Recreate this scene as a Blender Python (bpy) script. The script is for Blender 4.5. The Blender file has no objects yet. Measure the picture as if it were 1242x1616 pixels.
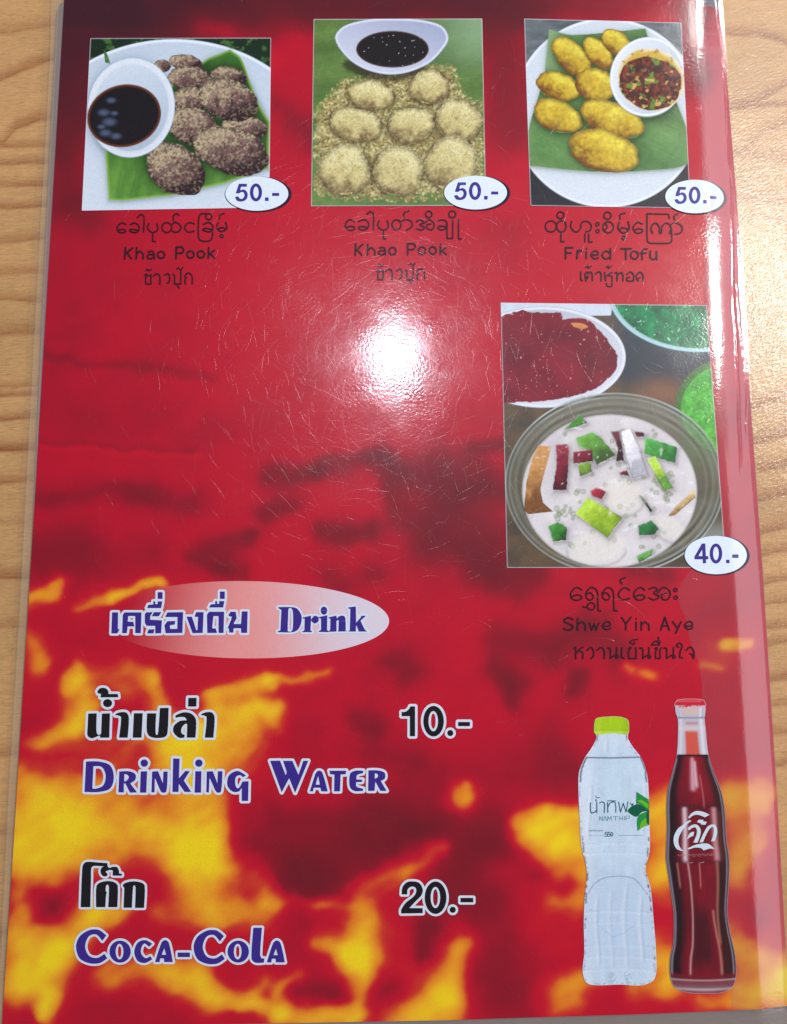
import bpy, math
import numpy as np
from mathutils import Vector, Matrix

S = bpy.context.scene
COL = S.collection
PI = math.pi

# ------------------------------------------------------------------ camera
PW, PH, FPX = 1242.0, 1616.0, 1268.0          # photograph size, focal length in its pixels
DIST, TILT = 0.235, math.radians(8.1)
cam_pos = Vector((0, -DIST*math.sin(TILT), DIST*math.cos(TILT)))
cd = bpy.data.cameras.new('camera'); cam = bpy.data.objects.new('camera', cd); COL.objects.link(cam)
cam.location = cam_pos
cam.rotation_euler = (TILT, 0, 0)
cd.sensor_fit = 'VERTICAL'; cd.sensor_height = 24.0; cd.lens = 24.0*FPX/PH
cd.clip_start = 0.01; cd.clip_end = 50
S.camera = cam
ct, st = math.cos(TILT), math.sin(TILT)

def P2(X, Y):
    """where the ray through a photograph point meets the table plane (metres)"""
    u = (np.asarray(X, float)-PW/2)/FPX; v = (PH/2-np.asarray(Y, float))/FPX
    dx = u; dy = v*ct + st; dz = v*st - ct
    t = -cam_pos.z/dz
    return cam_pos.x+dx*t, cam_pos.y+dy*t

def mirror_pos(px, py, dist, tilt=0.0):
    """place of a lamp seen mirrored at a point of the flat menu"""
    x, y = P2(px, py); p = Vector((float(x), float(y), 0))
    d = (p-cam_pos).normalized(); n = Vector((math.sin(tilt), 0, math.cos(tilt)))
    r = d-2*d.dot(n)*n
    return p+r*dist, p

# ------------------------------------------------------------------ light
w = bpy.data.worlds.new("World"); S.world = w; w.use_nodes = True
bg = w.node_tree.nodes['Background']
bg.inputs[0].default_value = (0.80, 0.89, 1.0, 1); bg.inputs[1].default_value = 0.21
S.view_settings.view_transform = 'Standard'; S.view_settings.look = 'None'
S.view_settings.exposure = -0.2; S.view_settings.gamma = 1
S.cycles.max_bounces = 6; S.cycles.transparent_max_bounces = 16
S.cycles.caustics_reflective = False; S.cycles.caustics_refractive = False

def area(name, pos, target, sx, sy, power, color, shape='RECTANGLE'):
    l = bpy.data.lights.new(name, 'AREA'); l.shape = shape; l.size = sx
    if shape in ('RECTANGLE', 'ELLIPSE'): l.size_y = sy
    l.energy = power; l.color = color
    o = bpy.data.objects.new(name, l); COL.objects.link(o); o.location = pos
    z = (Vector(pos)-Vector(target)).normalized(); x = Vector((0, 1, 0)).cross(z).normalized(); y = z.cross(x)
    o.rotation_euler = Matrix((x, y, z)).transposed().to_euler()
    return o
p, q = mirror_pos(622, 566, 0.75)
area('lamp_above', p, q, 0.024, 0.038, 1.7, (0.86, 0.89, 1.0), 'ELLIPSE')
p, q = mirror_pos(1238, 465, 1.1)
area('lamp_right', p, q, 0.07, 0.15, 8.0, (1.0, 0.97, 0.93), 'ELLIPSE')
p, q = mirror_pos(1216, -6, 1.3)
area('tube_lamp', p, q, 0.22, 0.04, 1.6, (1.0, 0.98, 0.95))
pa, qa = mirror_pos(1150, 40, 1.5, math.radians(12)); pb, qb = mirror_pos(1190, 1600, 1.5, math.radians(12))
area('added_veil_panel', (pa+pb)/2, (qa+qb)/2, 0.74, (pa-pb).length, 9.5, (0.95, 0.92, 1.0))  # unseen emitter, added so the loose film mirrors a pale veil

# ------------------------------------------------------------------ numpy helpers
def lin(c):
    c = np.asarray(c, float)/255.0
    return np.where(c <= 0.04045, c/12.92, ((c+0.055)/1.055)**2.4)
def _h(ix, iy, s):
    n = (ix.astype(np.int64)*374761393 + iy.astype(np.int64)*668265263 + s*1442695041) & 0xffffffff
    n = ((n ^ (n >> 13))*1274126177) & 0xffffffff
    return ((n ^ (n >> 16)) & 0xffff)/65535.0
def vn(x, y, s=0):
    x = np.asarray(x, float); y = np.asarray(y, float)
    ix = np.floor(x); iy = np.floor(y); fx = x-ix; fy = y-iy
    fx = fx*fx*(3-2*fx); fy = fy*fy*(3-2*fy)
    a = _h(ix, iy, s); b = _h(ix+1, iy, s); c = _h(ix, iy+1, s); d = _h(ix+1, iy+1, s)
    return (a*(1-fx)+b*fx)*(1-fy)+(c*(1-fx)+d*fx)*fy
def fbm(x, y, sc, s=0, o=4):
    r = 0; a = 0.5; t = 0
    for k in range(o):
        r = r+a*vn(x/sc+17.3*k, y/sc-9.1*k, s+k*7); t += a; a *= 0.5; sc = sc/2.03
    return r/t*2-1
def ss(a, b, x):
    t = np.clip((x-a)/(b-a), 0, 1); return t*t*(3-2*t)
def mixc(C, col, m):
    m = np.clip(m, 0, 1)[..., None]
    return C*(1-m)+np.asarray(col, float)*m
def ell(X, Y, cx, cy, rx, ry, ang=0):
    a = math.radians(ang); dx = X-cx; dy = Y-cy
    x = dx*math.cos(a)+dy*math.sin(a); y = -dx*math.sin(a)+dy*math.cos(a)
    q = np.sqrt((x/rx)**2+(y/ry)**2)+1e-9
    g = np.sqrt((x/rx**2)**2+(y/ry**2)**2)+1e-9
    return (1-q)*q/g
def wob(X, Y, cx, cy, rx, ry, ang=0, amp=0.08, s=0, freq=3.0):
    th = np.arctan2((Y-cy)/ry, (X-cx)/rx)
    k = 1+amp*fbm(np.cos(th)*freq+s*5.1+40, np.sin(th)*freq+s*3.7+40, 1.6, s, 3)
    a = math.radians(ang); dx = (X-cx)/k; dy = (Y-cy)/k
    x = dx*math.cos(a)+dy*math.sin(a); y = -dx*math.sin(a)+dy*math.cos(a)
    q = np.sqrt((x/rx)**2+(y/ry)**2)+1e-9
    g = np.sqrt((x/rx**2)**2+(y/ry**2)**2)+1e-9
    return (1-q)*q/g
def segd(X, Y, pts):
    D = np.full(X.shape, 1e9)
    for (x1, y1), (x2, y2) in zip(pts[:-1], pts[1:]):
        vx, vy = x2-x1, y2-y1; L = vx*vx+vy*vy+1e-12
        t = np.clip(((X-x1)*vx+(Y-y1)*vy)/L, 0, 1)
        D = np.minimum(D, (X-x1-t*vx)**2+(Y-y1-t*vy)**2)
    return np.sqrt(D)
def polyf(X, Y, pts):
    pts = list(pts); c = np.zeros(X.shape, bool)
    for (x1, y1), (x2, y2) in zip(pts, pts[1:]+pts[:1]):
        if y1 == y2: continue
        m = ((y1 > Y) != (y2 > Y)) & (X < (x2-x1)*(Y-y1)/(y2-y1)+x1)
        c ^= m
    d = segd(X, Y, pts+pts[:1])
    return np.where(c, d, -d)
def smooth_pts(P, sm, closed, n=5):
    """Catmull-Rom through the points flagged smooth, straight corners elsewhere"""
    N = len(P); out = []
    rng = range(N if closed else N-1)
    for i in rng:
        p1 = np.array(P[i], float); j = (i+1) % N; p2 = np.array(P[j], float)
        if not (sm[i] or sm[j]): out.append(tuple(p1)); continue
        p0 = np.array(P[i-1], float) if (closed or i > 0) else p1
        p3 = np.array(P[(j+1) % N], float) if (closed or j+1 < N) else p2
        L = np.linalg.norm(p2-p1)
        def tan(a, b, c):
            d = c-a; l = np.linalg.norm(d)+1e-9; return d/l*L*0.9
        m1 = tan(p0, p1, p2) if sm[i] else (p2-p1)*0.6
        m2 = tan(p1, p2, p3) if sm[j] else (p2-p1)*0.6
        for k in range(n):
            t = k/n; h1 = 2*t**3-3*t**2+1; h2 = t**3-2*t**2+t; h3 = -2*t**3+3*t**2; h4 = t**3-t**2
            out.append(tuple(h1*p1+h2*m1+h3*p2+h4*m2))
    if not closed: out.append(tuple(map(float, P[-1])))
    return out
def parse(tok):
    P = []; sm = []
    for t in tok:
        s = t.endswith('~'); a, b = t.rstrip('~').split(','); P.append((float(a), float(b))); sm.append(s)
    return P, sm
def prims(src, x0, y0, sc, dx=0, dy=0, k=1.0, base=None):
    """glyph strings -> primitives in photograph coordinates
       s w pts = round stroke, p pts = polygon, h pts = hole, r w cx,cy rx,ry = ring, d cx,cy rx,ry = disc, D = disc hole"""
    out = []
    for line in src.replace('\n', ';').split(';'):
        t = line.split()
        if not t: continue
        f = lambda P: [(x0+dx+x/sc*k, y0+dy+y/sc*k) for x, y in P]
        if t[0] == 's':
            P, sm = parse(t[2:]); out.append(('s', float(t[1])/sc*k/2, smooth_pts(f(P), sm, False)))
        elif t[0] in 'ph':
            P, sm = parse(t[1:]); out.append((t[0], 0, smooth_pts(f(P), sm, True)))
        elif t[0] in 'rdD':
            o = 2 if t[0] == 'r' else 1
            (c, r), _ = parse(t[o:o+2]); c = f([c])[0]
            out.append((t[0], float(t[1])/sc*k/2 if o == 2 else 0, (c[0], c[1], r[0]/sc*k, r[1]/sc*k)))
    return out
def glyph_field(X, Y, pr):
    F = np.full(X.shape, -1e9)
    for kind, wd, g in pr:
        if kind in 'sph':
            a = np.array(g); m = 9+wd
            ok = (X > a[:, 0].min()-m) & (X < a[:, 0].max()+m) & (Y > a[:, 1].min()-m) & (Y < a[:, 1].max()+m)
        else:
            m = 9+wd; ok = (abs(X-g[0]) < g[2]+m) & (abs(Y-g[1]) < g[3]+m)
        if not ok.any(): continue
        x = X[ok]; y = Y[ok]
        if kind == 's': v = wd-segd(x, y, g)
        elif kind in 'ph': v = polyf(x, y, g)
        elif kind == 'r': v = wd-abs(ell(x, y, *g))
        else: v = ell(x, y, *g)
        if kind in 'hD': F[ok] = np.minimum(F[ok], -v)
        else: F[ok] = np.maximum(F[ok], v)
    return F

# ------------------------------------------------------------------ surface shape of the menu
def film_edge(Y):
    return np.interp(Y, [-60, 0, 100, 400, 650, 900, 1260, 1600, 1680], [1138, 1142.5, 1150, 1174, 1190, 1208, 1231, 1251, 1256])
def page_left(Y):
    return 101.6-0.0577*np.asarray(Y, float)-0.000002*np.asarray(Y, float)**2
def surf(X, Y):
    """height of the menu in metres: nearly flat, right edge rolls down towards the table"""
    X = np.asarray(X, float); Y = np.asarray(Y, float)
    e = film_edge(Y)-X
    z = 0.00012*np.sin(X/330+0.5)*np.cos(Y/410+0.3)
    z = z-0.00135*(1-ss(-6, 58, e))
    return z
LAYER = 0.00003

# ------------------------------------------------------------------ meshing of a field: marching squares, filled
CASES = {0: [], 1: [[0, 4, 7]], 2: [[1, 5, 4]], 3: [[0, 1, 5, 7]], 4: [[2, 6, 5]], 5: [[0, 4, 7], [2, 6, 5]], 6: [[1, 2, 6, 4]],
         7: [[0, 1, 2, 6, 7]], 8: [[3, 7, 6]], 9: [[0, 4, 6, 3]], 10: [[1, 5, 4], [3, 7, 6]], 11: [[0, 1, 5, 6, 3]],
         12: [[2, 3, 7, 5]], 13: [[0, 4, 5, 2, 3]], 14: [[1, 2, 3, 7, 4]], 15: [[0, 1, 2, 3]]}
def field_mesh(name, X, Y, F, mat, layer=0, C=None, parent=None, zfun=surf, label=None):
    """X,Y,F on a grid; builds the region F>0 with an interpolated edge; C = per-vertex linear colour"""
    ny, nx = X.shape
    ins = F > 0
    case = ins[:-1, :-1]*1+ins[:-1, 1:]*2+ins[1:, 1:]*4+ins[1:, :-1]*8
    nc = nx*ny
    hid = nc+np.arange(ny*(nx-1)).reshape(ny, nx-1)
    vid = nc+ny*(nx-1)+np.arange((ny-1)*nx).reshape(ny-1, nx)
    cid = np.arange(nc).reshape(ny, nx)
    def lerp(a0, a1, f0, f1):
        d = f0-f1; t = np.where(np.abs(d) > 1e-12, f0/np.where(np.abs(d) > 1e-12, d, 1), .5); t = np.clip(t, 0.02, 0.98)
        return a0, a1, t
    _, _, th = lerp(0, 0, F[:, :-1], F[:, 1:]); _, _, tv = lerp(0, 0, F[:-1], F[1:])
    def allv(A):
        if A.ndim == 3:
            return np.concatenate([A.reshape(-1, A.shape[2]), (A[:, :-1]*(1-th[..., None])+A[:, 1:]*th[..., None]).reshape(-1, A.shape[2]),
                                   (A[:-1]*(1-tv[..., None])+A[1:]*tv[..., None]).reshape(-1, A.shape[2])])
        return np.concatenate([A.ravel(), (A[:, :-1]*(1-th)+A[:, 1:]*th).ravel(), (A[:-1]*(1-tv)+A[1:]*tv).ravel()])
    VX, VY = allv(X), allv(Y)
    faces = {3: [], 4: [], 5: []}
    for k, polys in CASES.items():
        if not polys: continue
        i, j = np.nonzero(case == k)
        if not len(i): continue
        ref = [cid[i, j], cid[i, j+1], cid[i+1, j+1], cid[i+1, j], hid[i, j], vid[i, j+1], hid[i+1, j], vid[i, j]]
        for p_ in polys:
            faces[len(p_)].append(np.stack([ref[q_] for q_ in reversed(p_)], 1))
    loops = []; sizes = []
    for n, L in faces.items():
        if L:
            a = np.concatenate(L); loops.append(a.ravel()); sizes.append(np.full(len(a), n))
    if not loops: return None
    loops = np.concatenate(loops); sizes = np.concatenate(sizes)
    used, inv = np.unique(loops, return_inverse=True)
    vx, vy = VX[used], VY[used]
    wx, wy = P2(vx, vy); wz = zfun(vx, vy)+layer*LAYER
    me = bpy.data.meshes.new(name)
    me.vertices.add(len(used)); me.vertices.foreach_set('co', np.stack([wx, wy, wz], 1).astype(np.float32).ravel())
    me.loops.add(len(inv)); me.loops.foreach_set('vertex_index', inv.astype(np.int32).ravel())
    me.polygons.add(len(sizes))
    me.polygons.foreach_set('loop_start', np.concatenate([[0], np.cumsum(sizes)[:-1]]).astype(np.int32))
    me.polygons.foreach_set('use_smooth', np.ones(len(sizes), bool))
    me.update(calc_edges=True)
    if C is not None:
        cc = np.clip(allv(C)[used], 0, 1)
        at = me.color_attributes.new('Col', 'FLOAT_COLOR', 'POINT')
        at.data.foreach_set('color', np.concatenate([cc, np.ones((len(cc), 1))], 1).astype(np.float32).ravel())
    me.materials.append(mat)
    o = bpy.data.objects.new(name, me); COL.objects.link(o); o.parent = parent
    if label: o['label'] = label
    return o
def grid(x0, y0, x1, y1, step):
    return np.meshgrid(np.arange(x0, x1+step, step), np.arange(y0, y1+step, step))

# ------------------------------------------------------------------ materials
def nt(mat):
    mat.use_nodes = True; return mat.node_tree, mat.node_tree.nodes, mat.node_tree.links
def build_relief():
    """shared fine relief of the plastic film: orange peel, long fine scratches in all directions"""
    g = bpy.data.node_groups.new('film_relief', 'ShaderNodeTree')
    g.interface.new_socket('Normal', in_out='OUTPUT', socket_type='NodeSocketVector')
    N, L = g.nodes, g.links
    out = N.new('NodeGroupOutput'); geo = N.new('ShaderNodeNewGeometry')
    def noise(vec, scale, detail=2, rough=.5):
        n = N.new('ShaderNodeTexNoise'); n.inputs['Scale'].default_value = scale; n.inputs['Detail'].default_value = detail
        n.inputs['Roughness'].default_value = rough; L.new(vec, n.inputs['Vector']); return n.outputs['Fac']
    def m(op, a, b):
        n = N.new('ShaderNodeMath'); n.operation = op
        for i, v in enumerate((a, b)):
            if isinstance(v, (int, float)): n.inputs[i].default_value = v
            else: L.new(v, n.inputs[i])
        return n.outputs[0]
    pos = geo.outputs['Position']
    peel = noise(pos, 1150, 2, .6); patch = noise(pos, 38, 3, .6)
    pm = N.new('ShaderNodeMapRange'); pm.inputs[1].default_value = .42; pm.inputs[2].default_value = .72
    L.new(patch, pm.inputs[0])
    peel = m('MULTIPLY', peel, m('ADD', .25, m('MULTIPLY', pm.outputs[0], 1.2)))
    big = noise(pos, 60, 2)
    tot = m('ADD', m('MULTIPLY', peel, PEEL), m('MULTIPLY', big, BIG))
    b = N.new('ShaderNodeBump'); b.inputs['Strength'].default_value = 1.0; b.inputs['Distance'].default_value = 1.0
    L.new(tot, b.inputs['Height']); L.new(b.outputs[0], out.inputs[0])
    return g
PEEL, BIG = 0.000042, 0.00002
RELIEF = build_relief()

def print_mat(name, color=None, rough=.55, coat=1.0):
    mt = bpy.data.materials.new(name); t, N, L = nt(mt); b = N['Principled BSDF']
    b.inputs['Roughness'].default_value = .36; b.inputs['Specular IOR Level'].default_value = 0.18 if color is None else 0.12
    b.inputs['Coat Weight'].default_value = coat; b.inputs['Coat Roughness'].default_value = COATR
    b.inputs['Coat IOR'].default_value = 1.42
    if color is None:
        a = N.new('ShaderNodeAttribute'); a.attribute_name = 'Col'; src = a.outputs['Color']
    else:
        a = N.new('ShaderNodeRGB'); a.outputs[0].default_value = (*color, 1); src = a.outputs[0]
    geo = N.new('ShaderNodeNewGeometry')
    n = N.new('ShaderNodeTexNoise'); n.inputs['Scale'].default_value = 4200; n.inputs['Detail'].default_value = 1
    L.new(geo.outputs['Position'], n.inputs['Vector'])
    r = N.new('ShaderNodeMapRange'); r.inputs[1].default_value = .25; r.inputs[2].default_value = .75
    r.inputs[3].default_value = .90; r.inputs[4].default_value = 1.1; L.new(n.outputs['Fac'], r.inputs[0])
    mx = N.new('ShaderNodeVectorMath'); mx.operation = 'SCALE'; L.new(src, mx.inputs[0]); L.new(r.outputs[0], mx.inputs['Scale'])
    L.new(mx.outputs[0], b.inputs['Base Color'])
    g = N.new('ShaderNodeGroup'); g.node_tree = RELIEF; L.new(g.outputs[0], b.inputs['Coat Normal'])
    # smears: the film is duller in patches
    n2 = N.new('ShaderNodeTexNoise'); n2.inputs['Scale'].default_value = 55; n2.inputs['Detail'].default_value = 5; n2.inputs['Roughness'].default_value = .65
    L.new(geo.outputs['Position'], n2.inputs['Vector'])
    r2 = N.new('ShaderNodeMapRange'); r2.inputs[1].default_value = .35; r2.inputs[2].default_value = .65
    r2.inputs[3].default_value = COATR*.72; r2.inputs[4].default_value = COATR*1.35; L.new(n2.outputs['Fac'], r2.inputs[0]); L.new(r2.outputs[0], b.inputs['Coat Roughness'])
    return mt
COATR = 0.12
M_PRINT = print_mat('printed_paper')
def ink(name, rgb): return print_mat(name, tuple(lin(rgb)))

def film_mat(name, diff, tint, gloss, rough=.12, milk=.1):
    mt = bpy.data.materials.new(name); t, N, L = nt(mt)
    for n in list(N):
        if n.type == 'BSDF_PRINCIPLED': N.remove(n)
    out = [n for n in N if n.type == 'OUTPUT_MATERIAL'][0]
    tr = N.new('ShaderNodeBsdfTransparent'); tr.inputs[0].default_value = (*tint, 1)
    df = N.new('ShaderNodeBsdfDiffuse'); df.inputs[0].default_value = (*diff, 1)
    gl = N.new('ShaderNodeBsdfGlossy'); gl.inputs['Roughness'].default_value = rough
    g = N.new('ShaderNodeGroup'); g.node_tree = RELIEF; L.new(g.outputs[0], gl.inputs['Normal'])
    m1 = N.new('ShaderNodeMixShader'); m1.inputs[0].default_value = milk; L.new(tr.outputs[0], m1.inputs[1]); L.new(df.outputs[0], m1.inputs[2])
    lw = N.new('ShaderNodeLayerWeight'); lw.inputs['Blend'].default_value = .5      # same from both sides of the thin film
    pw = N.new('ShaderNodeMath'); pw.operation = 'POWER'; pw.inputs[1].default_value = 5; L.new(lw.outputs['Facing'], pw.inputs[0])
    mm = N.new('ShaderNodeMath'); mm.operation = 'MULTIPLY_ADD'; mm.inputs[1].default_value = .9; mm.inputs[2].default_value = .042*gloss; L.new(pw.outputs[0], mm.inputs[0])
    m2 = N.new('ShaderNodeMixShader'); L.new(mm.outputs[0], m2.inputs[0]); L.new(m1.outputs[0], m2.inputs[1]); L.new(gl.outputs[0], m2.inputs[2])
    L.new(m2.outputs[0], out.inputs[0])
    return mt

# ------------------------------------------------------------------ the table
def wood_mat():
    mt = bpy.data.materials.new('light_wood'); t, N, L = nt(mt); b = N['Principled BSDF']
    a = N.new('ShaderNodeAttribute'); a.attribute_name = 'Col'
    geo = N.new('ShaderNodeNewGeometry')
    mp = N.new('ShaderNodeMapping'); mp.vector_type = 'TEXTURE'; mp.inputs['Scale'].default_value = (1/300, 1/2400, 1/300); mp.inputs['Rotation'].default_value = (0, 0, .06)
    L.new(geo.outputs['Position'], mp.inputs['Vector'])
    n = N.new('ShaderNodeTexNoise'); n.inputs['Scale'].default_value = 1; n.inputs['Detail'].default_value = 4; n.inputs['Roughness'].default_value = .65
    L.new(mp.outputs[0], n.inputs['Vector'])
    r = N.new('ShaderNodeMapRange'); r.inputs[1].default_value = .25; r.inputs[2].default_value = .75; r.inputs[3].default_value = .78; r.inputs[4].default_value = 1.2
    L.new(n.outputs['Fac'], r.inputs[0])
    mx = N.new('ShaderNodeVectorMath'); mx.operation = 'SCALE'; L.new(a.outputs['Color'], mx.inputs[0]); L.new(r.outputs[0], mx.inputs['Scale'])
    mq = N.new('ShaderNodeMapping'); mq.vector_type = 'TEXTURE'; mq.inputs['Scale'].default_value = (1/420, 1/5200, 1/400); mq.inputs['Rotation'].default_value = (0, 0, .05)
    L.new(geo.outputs['Position'], mq.inputs['Vector'])
    nq = N.new('ShaderNodeTexNoise'); nq.inputs['Scale'].default_value = 1; nq.inputs['Detail'].default_value = 2; L.new(mq.outputs[0], nq.inputs['Vector'])
    rq = N.new('ShaderNodeMapRange'); rq.inputs[1].default_value = .60; rq.inputs[2].default_value = .72; rq.inputs[3].default_value = 1.0; rq.inputs[4].default_value = .62
    L.new(nq.outputs['Fac'], rq.inputs[0])
    my = N.new('ShaderNodeVectorMath'); my.operation = 'SCALE'; L.new(mx.outputs[0], my.inputs[0]); L.new(rq.outputs[0], my.inputs['Scale'])
    L.new(my.outputs[0], b.inputs['Base Color'])
    b.inputs['Roughness'].default_value = .24; b.inputs['Specular IOR Level'].default_value = .55
    # embossed slanting pores of the laminate
    m2 = N.new('ShaderNodeMapping'); m2.vector_type = 'TEXTURE'; m2.inputs['Scale'].default_value = (1/800, 1/2600, 1/1000); m2.inputs['Rotation'].default_value = (0, 0, .72)
    L.new(geo.outputs['Position'], m2.inputs['Vector'])
    n2 = N.new('ShaderNodeTexNoise'); n2.inputs['Scale'].default_value = 1; n2.inputs['Detail'].default_value = 2; L.new(m2.outputs[0], n2.inputs['Vector'])
    bp = N.new('ShaderNodeBump'); bp.inputs['Strength'].default_value = 1; bp.inputs['Distance'].default_value = .00011
    L.new(n2.outputs['Fac'], bp.inputs['Height']); L.new(bp.outputs[0], b.inputs['Normal'])
    return mt
def wood_color(X, Y):
    wx = X+12*fbm(X, Y, 160, 3); wy = Y+7*fbm(X, Y, 120, 5)
    base = lin((197, 152, 101))*np.ones(X.shape+(3,))
    base = base*(1+0.16*fbm(X, Y*3, 300, 11))[..., None]
    g = np.zeros(X.shape)
    yy = wy
    # left side lines rise towards the right; drawn as y offset at x = 0
    def line(pts, wd, a, lim=None):
        nonlocal g
        px_, py_ = zip(*pts)
        yl = np.interp(wx, px_, py_)
        d = yy-yl
        prof = np.where(d > 0, np.exp(-(d/wd)**2), np.exp(-(d/(wd*3.2))**2)*.75)
        m = 1.0 if lim is None else ss(lim[0]-30, lim[0]+10, X)*(1-ss(lim[1]-10, lim[1]+30, X))
        g = np.maximum(g, prof*a*m)
    LFT = (-2000, 560)
    for pts, wd, a in [([(-900, 60), (0, 48), (80, 32), (600, 10)], 4, .55), ([(-600, 190), (0, 123), (30, 105), (70, 90), (600, 30)], 4.5, .9),
                       ([(-600, 290), (0, 222), (25, 197), (60, 183), (600, 120)], 4.5, .95), ([(-900, 230), (0, 226), (600, 215)], 3, .9),
                       ([(-900, 262), (0, 253), (600, 243)], 3, .85), ([(-900, 290), (0, 288), (600, 275)], 3, .8), ([(-900, 330), (0, 324), (600, 300)], 3, .8),
                       ([(-900, 390), (0, 378), (600, 340)], 3.5, .85), ([(-900, 440), (0, 429), (600, 400)], 3.5, .8), ([(-900, 476), (0, 471), (600, 460)], 3, .8),
                       ([(-900, 540), (0, 524), (60, 520), (600, 480)], 4.5, .9), ([(-900, 612), (0, 605), (600, 590)], 3, .7), ([(-900, 626), (0, 620), (600, 610)], 2.5, .8),
                       ([(-900, 668), (0, 657), (600, 640)], 3.5, .8), ([(-900, 712), (0, 707), (600, 690)], 4, .95), ([(-900, 765), (0, 756), (600, 740)], 4, .75),
                       ([(-900, 830), (0, 822), (600, 800)], 3, .3), ([(-900, 920), (0, 910), (600, 880)], 5, .8), ([(-900, 1010), (0, 990), (600, 950)], 4, .5),
                       ([(-900, 1210), (0, 1196), (40, 1186), (600, 1150)], 5, .7), ([(-900, 1330), (0, 1318), (600, 1290)], 4, .5), ([(-900, 1490), (0, 1480), (600, 1450)], 4, .5)]:
        line(pts, wd, a, LFT)
    R = (640, 3000)
    for pts, wd, a in [([(640, 60), (1140, 45), (1190, 46), (1230, 56), (1260, 78), (1300, 150)], 4, .95),
                       ([(640, 190), (1150, 163), (1240, 159), (1900, 150)], 2.6, .9), ([(640, 300), (1150, 162), (1190, 155), (1225, 135), (1245, 120), (1300, 60)], 4, .8),
                       ([(640, 330), (1150, 240), (1180, 228), (1205, 200), (1250, 190), (1900, 180)], 4, .6), ([(640, 210), (1160, 234), (1250, 246), (1900, 280)], 5, .4),
                       ([(640, 320), (1160, 310), (1250, 312), (1900, 330)], 6, .4), ([(640, 345), (1160, 340), (1250, 346), (1900, 360)], 3, .35),
                       ([(640, 730), (1185, 640), (1242, 620), (1900, 500)], 4.5, .85), ([(640, 780), (1195, 697), (1242, 684), (1900, 600)], 5, .85),
                       ([(640, 830), (1200, 743), (1242, 733), (1900, 690)], 4.5, .8), ([(640, 870), (1200, 788), (1242, 778), (1900, 740)], 4, .85),
                       ([(640, 900), (1200, 845), (1242, 832), (1900, 800)], 4.5, .9), ([(640, 930), (1205, 877), (1242, 870), (1900, 850)], 4, .8),
                       ([(640, 960), (1205, 922), (1242, 914), (1900, 900)], 3.5, .75), ([(640, 1000), (1210, 952), (1242, 948), (1900, 930)], 3.5, .7),
                       ([(640, 1040), (1210, 990), (1242, 987), (1900, 980)], 3.5, .75), ([(640, 1060), (1215, 1018), (1242, 1010), (1900, 1000)], 3.5, .7),
                       ([(640, 1120), (1220, 1078), (1242, 1072), (1900, 1060)], 4, .8), ([(640, 1150), (1220, 1118), (1242, 1115), (1900, 1110)], 3.5, .7),
                       ([(640, 1200), (1225, 1160), (1242, 1158), (1900, 1150)], 4, .75), ([(640, 1240), (1228, 1210), (1242, 1205), (1900, 1200)], 4, .7)]:
        line(pts, wd, a, R)
    # beyond the picture the same grain goes on
    off = ss(1700, 2000, Y)+ss(-60, -300, Y)
    off = np.clip(off, 0, 1)
    ph = (wy+0.05*X)/46+1.2*fbm(X, Y, 400, 21)
    g = np.maximum(g, off*np.exp(-((ph-np.round(ph))*9)**2)*.7)
    g = np.clip(g*(0.8+0.35*fbm(X*.6, Y*4, 60, 31)), 0, 1)
    c = mixc(base, lin((132, 62, 24)), g*.98)
    return c
M_WOOD = wood_mat()
def nonuni(vals):
    return np.unique(np.concatenate([np.arange(a, b, s) for a, b, s in vals]))
xs = nonuni([(-2600, -300, 60), (-300, -10, 12), (-10, 112, 2.2), (112, 1130, 30), (1130, 1260, 2.2), (1260, 1600, 12), (1600, 4200, 60)])
ys = nonuni([(-1500, -300, 40), (-300, -20, 8), (-20, 1640, 2.2), (1640, 2000, 8), (2000, 4000, 40)])
X, Y = np.meshgrid(xs, ys)
table = field_mesh('table_top', X, Y, np.ones(X.shape), M_WOOD, 0, wood_color(X, Y), None, lambda a, b: np.full(a.shape, -0.0016))
table['kind'] = 'structure'
table['label'] = 'pale wood grain table top with fine embossed texture under the menu'

# ------------------------------------------------------------------ the menu
menu = bpy.data.objects.new('laminated_menu', None); COL.objects.link(menu)
menu['label'] = 'red laminated food and drink menu page with flames lying on pale wood'
menu['category'] = 'menu'

HCOL = [(-1.1, (62, 22, 34)), (-.6, (104, 20, 32)), (-.25, (146, 14, 36)), (0, (186, 8, 40)), (.16, (196, 16, 38)), (.32, (204, 56, 36)), (.5, (222, 112, 30)), (.8, (236, 162, 32)), (1.1, (242, 208, 24)), (2.5, (242, 218, 16))]
def heatcol(h):
    k = [a for a, _ in HCOL]; c = lin([b for _, b in HCOL])
    return np.stack([np.interp(h, k, c[:, i]) for i in range(3)], -1)
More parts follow.
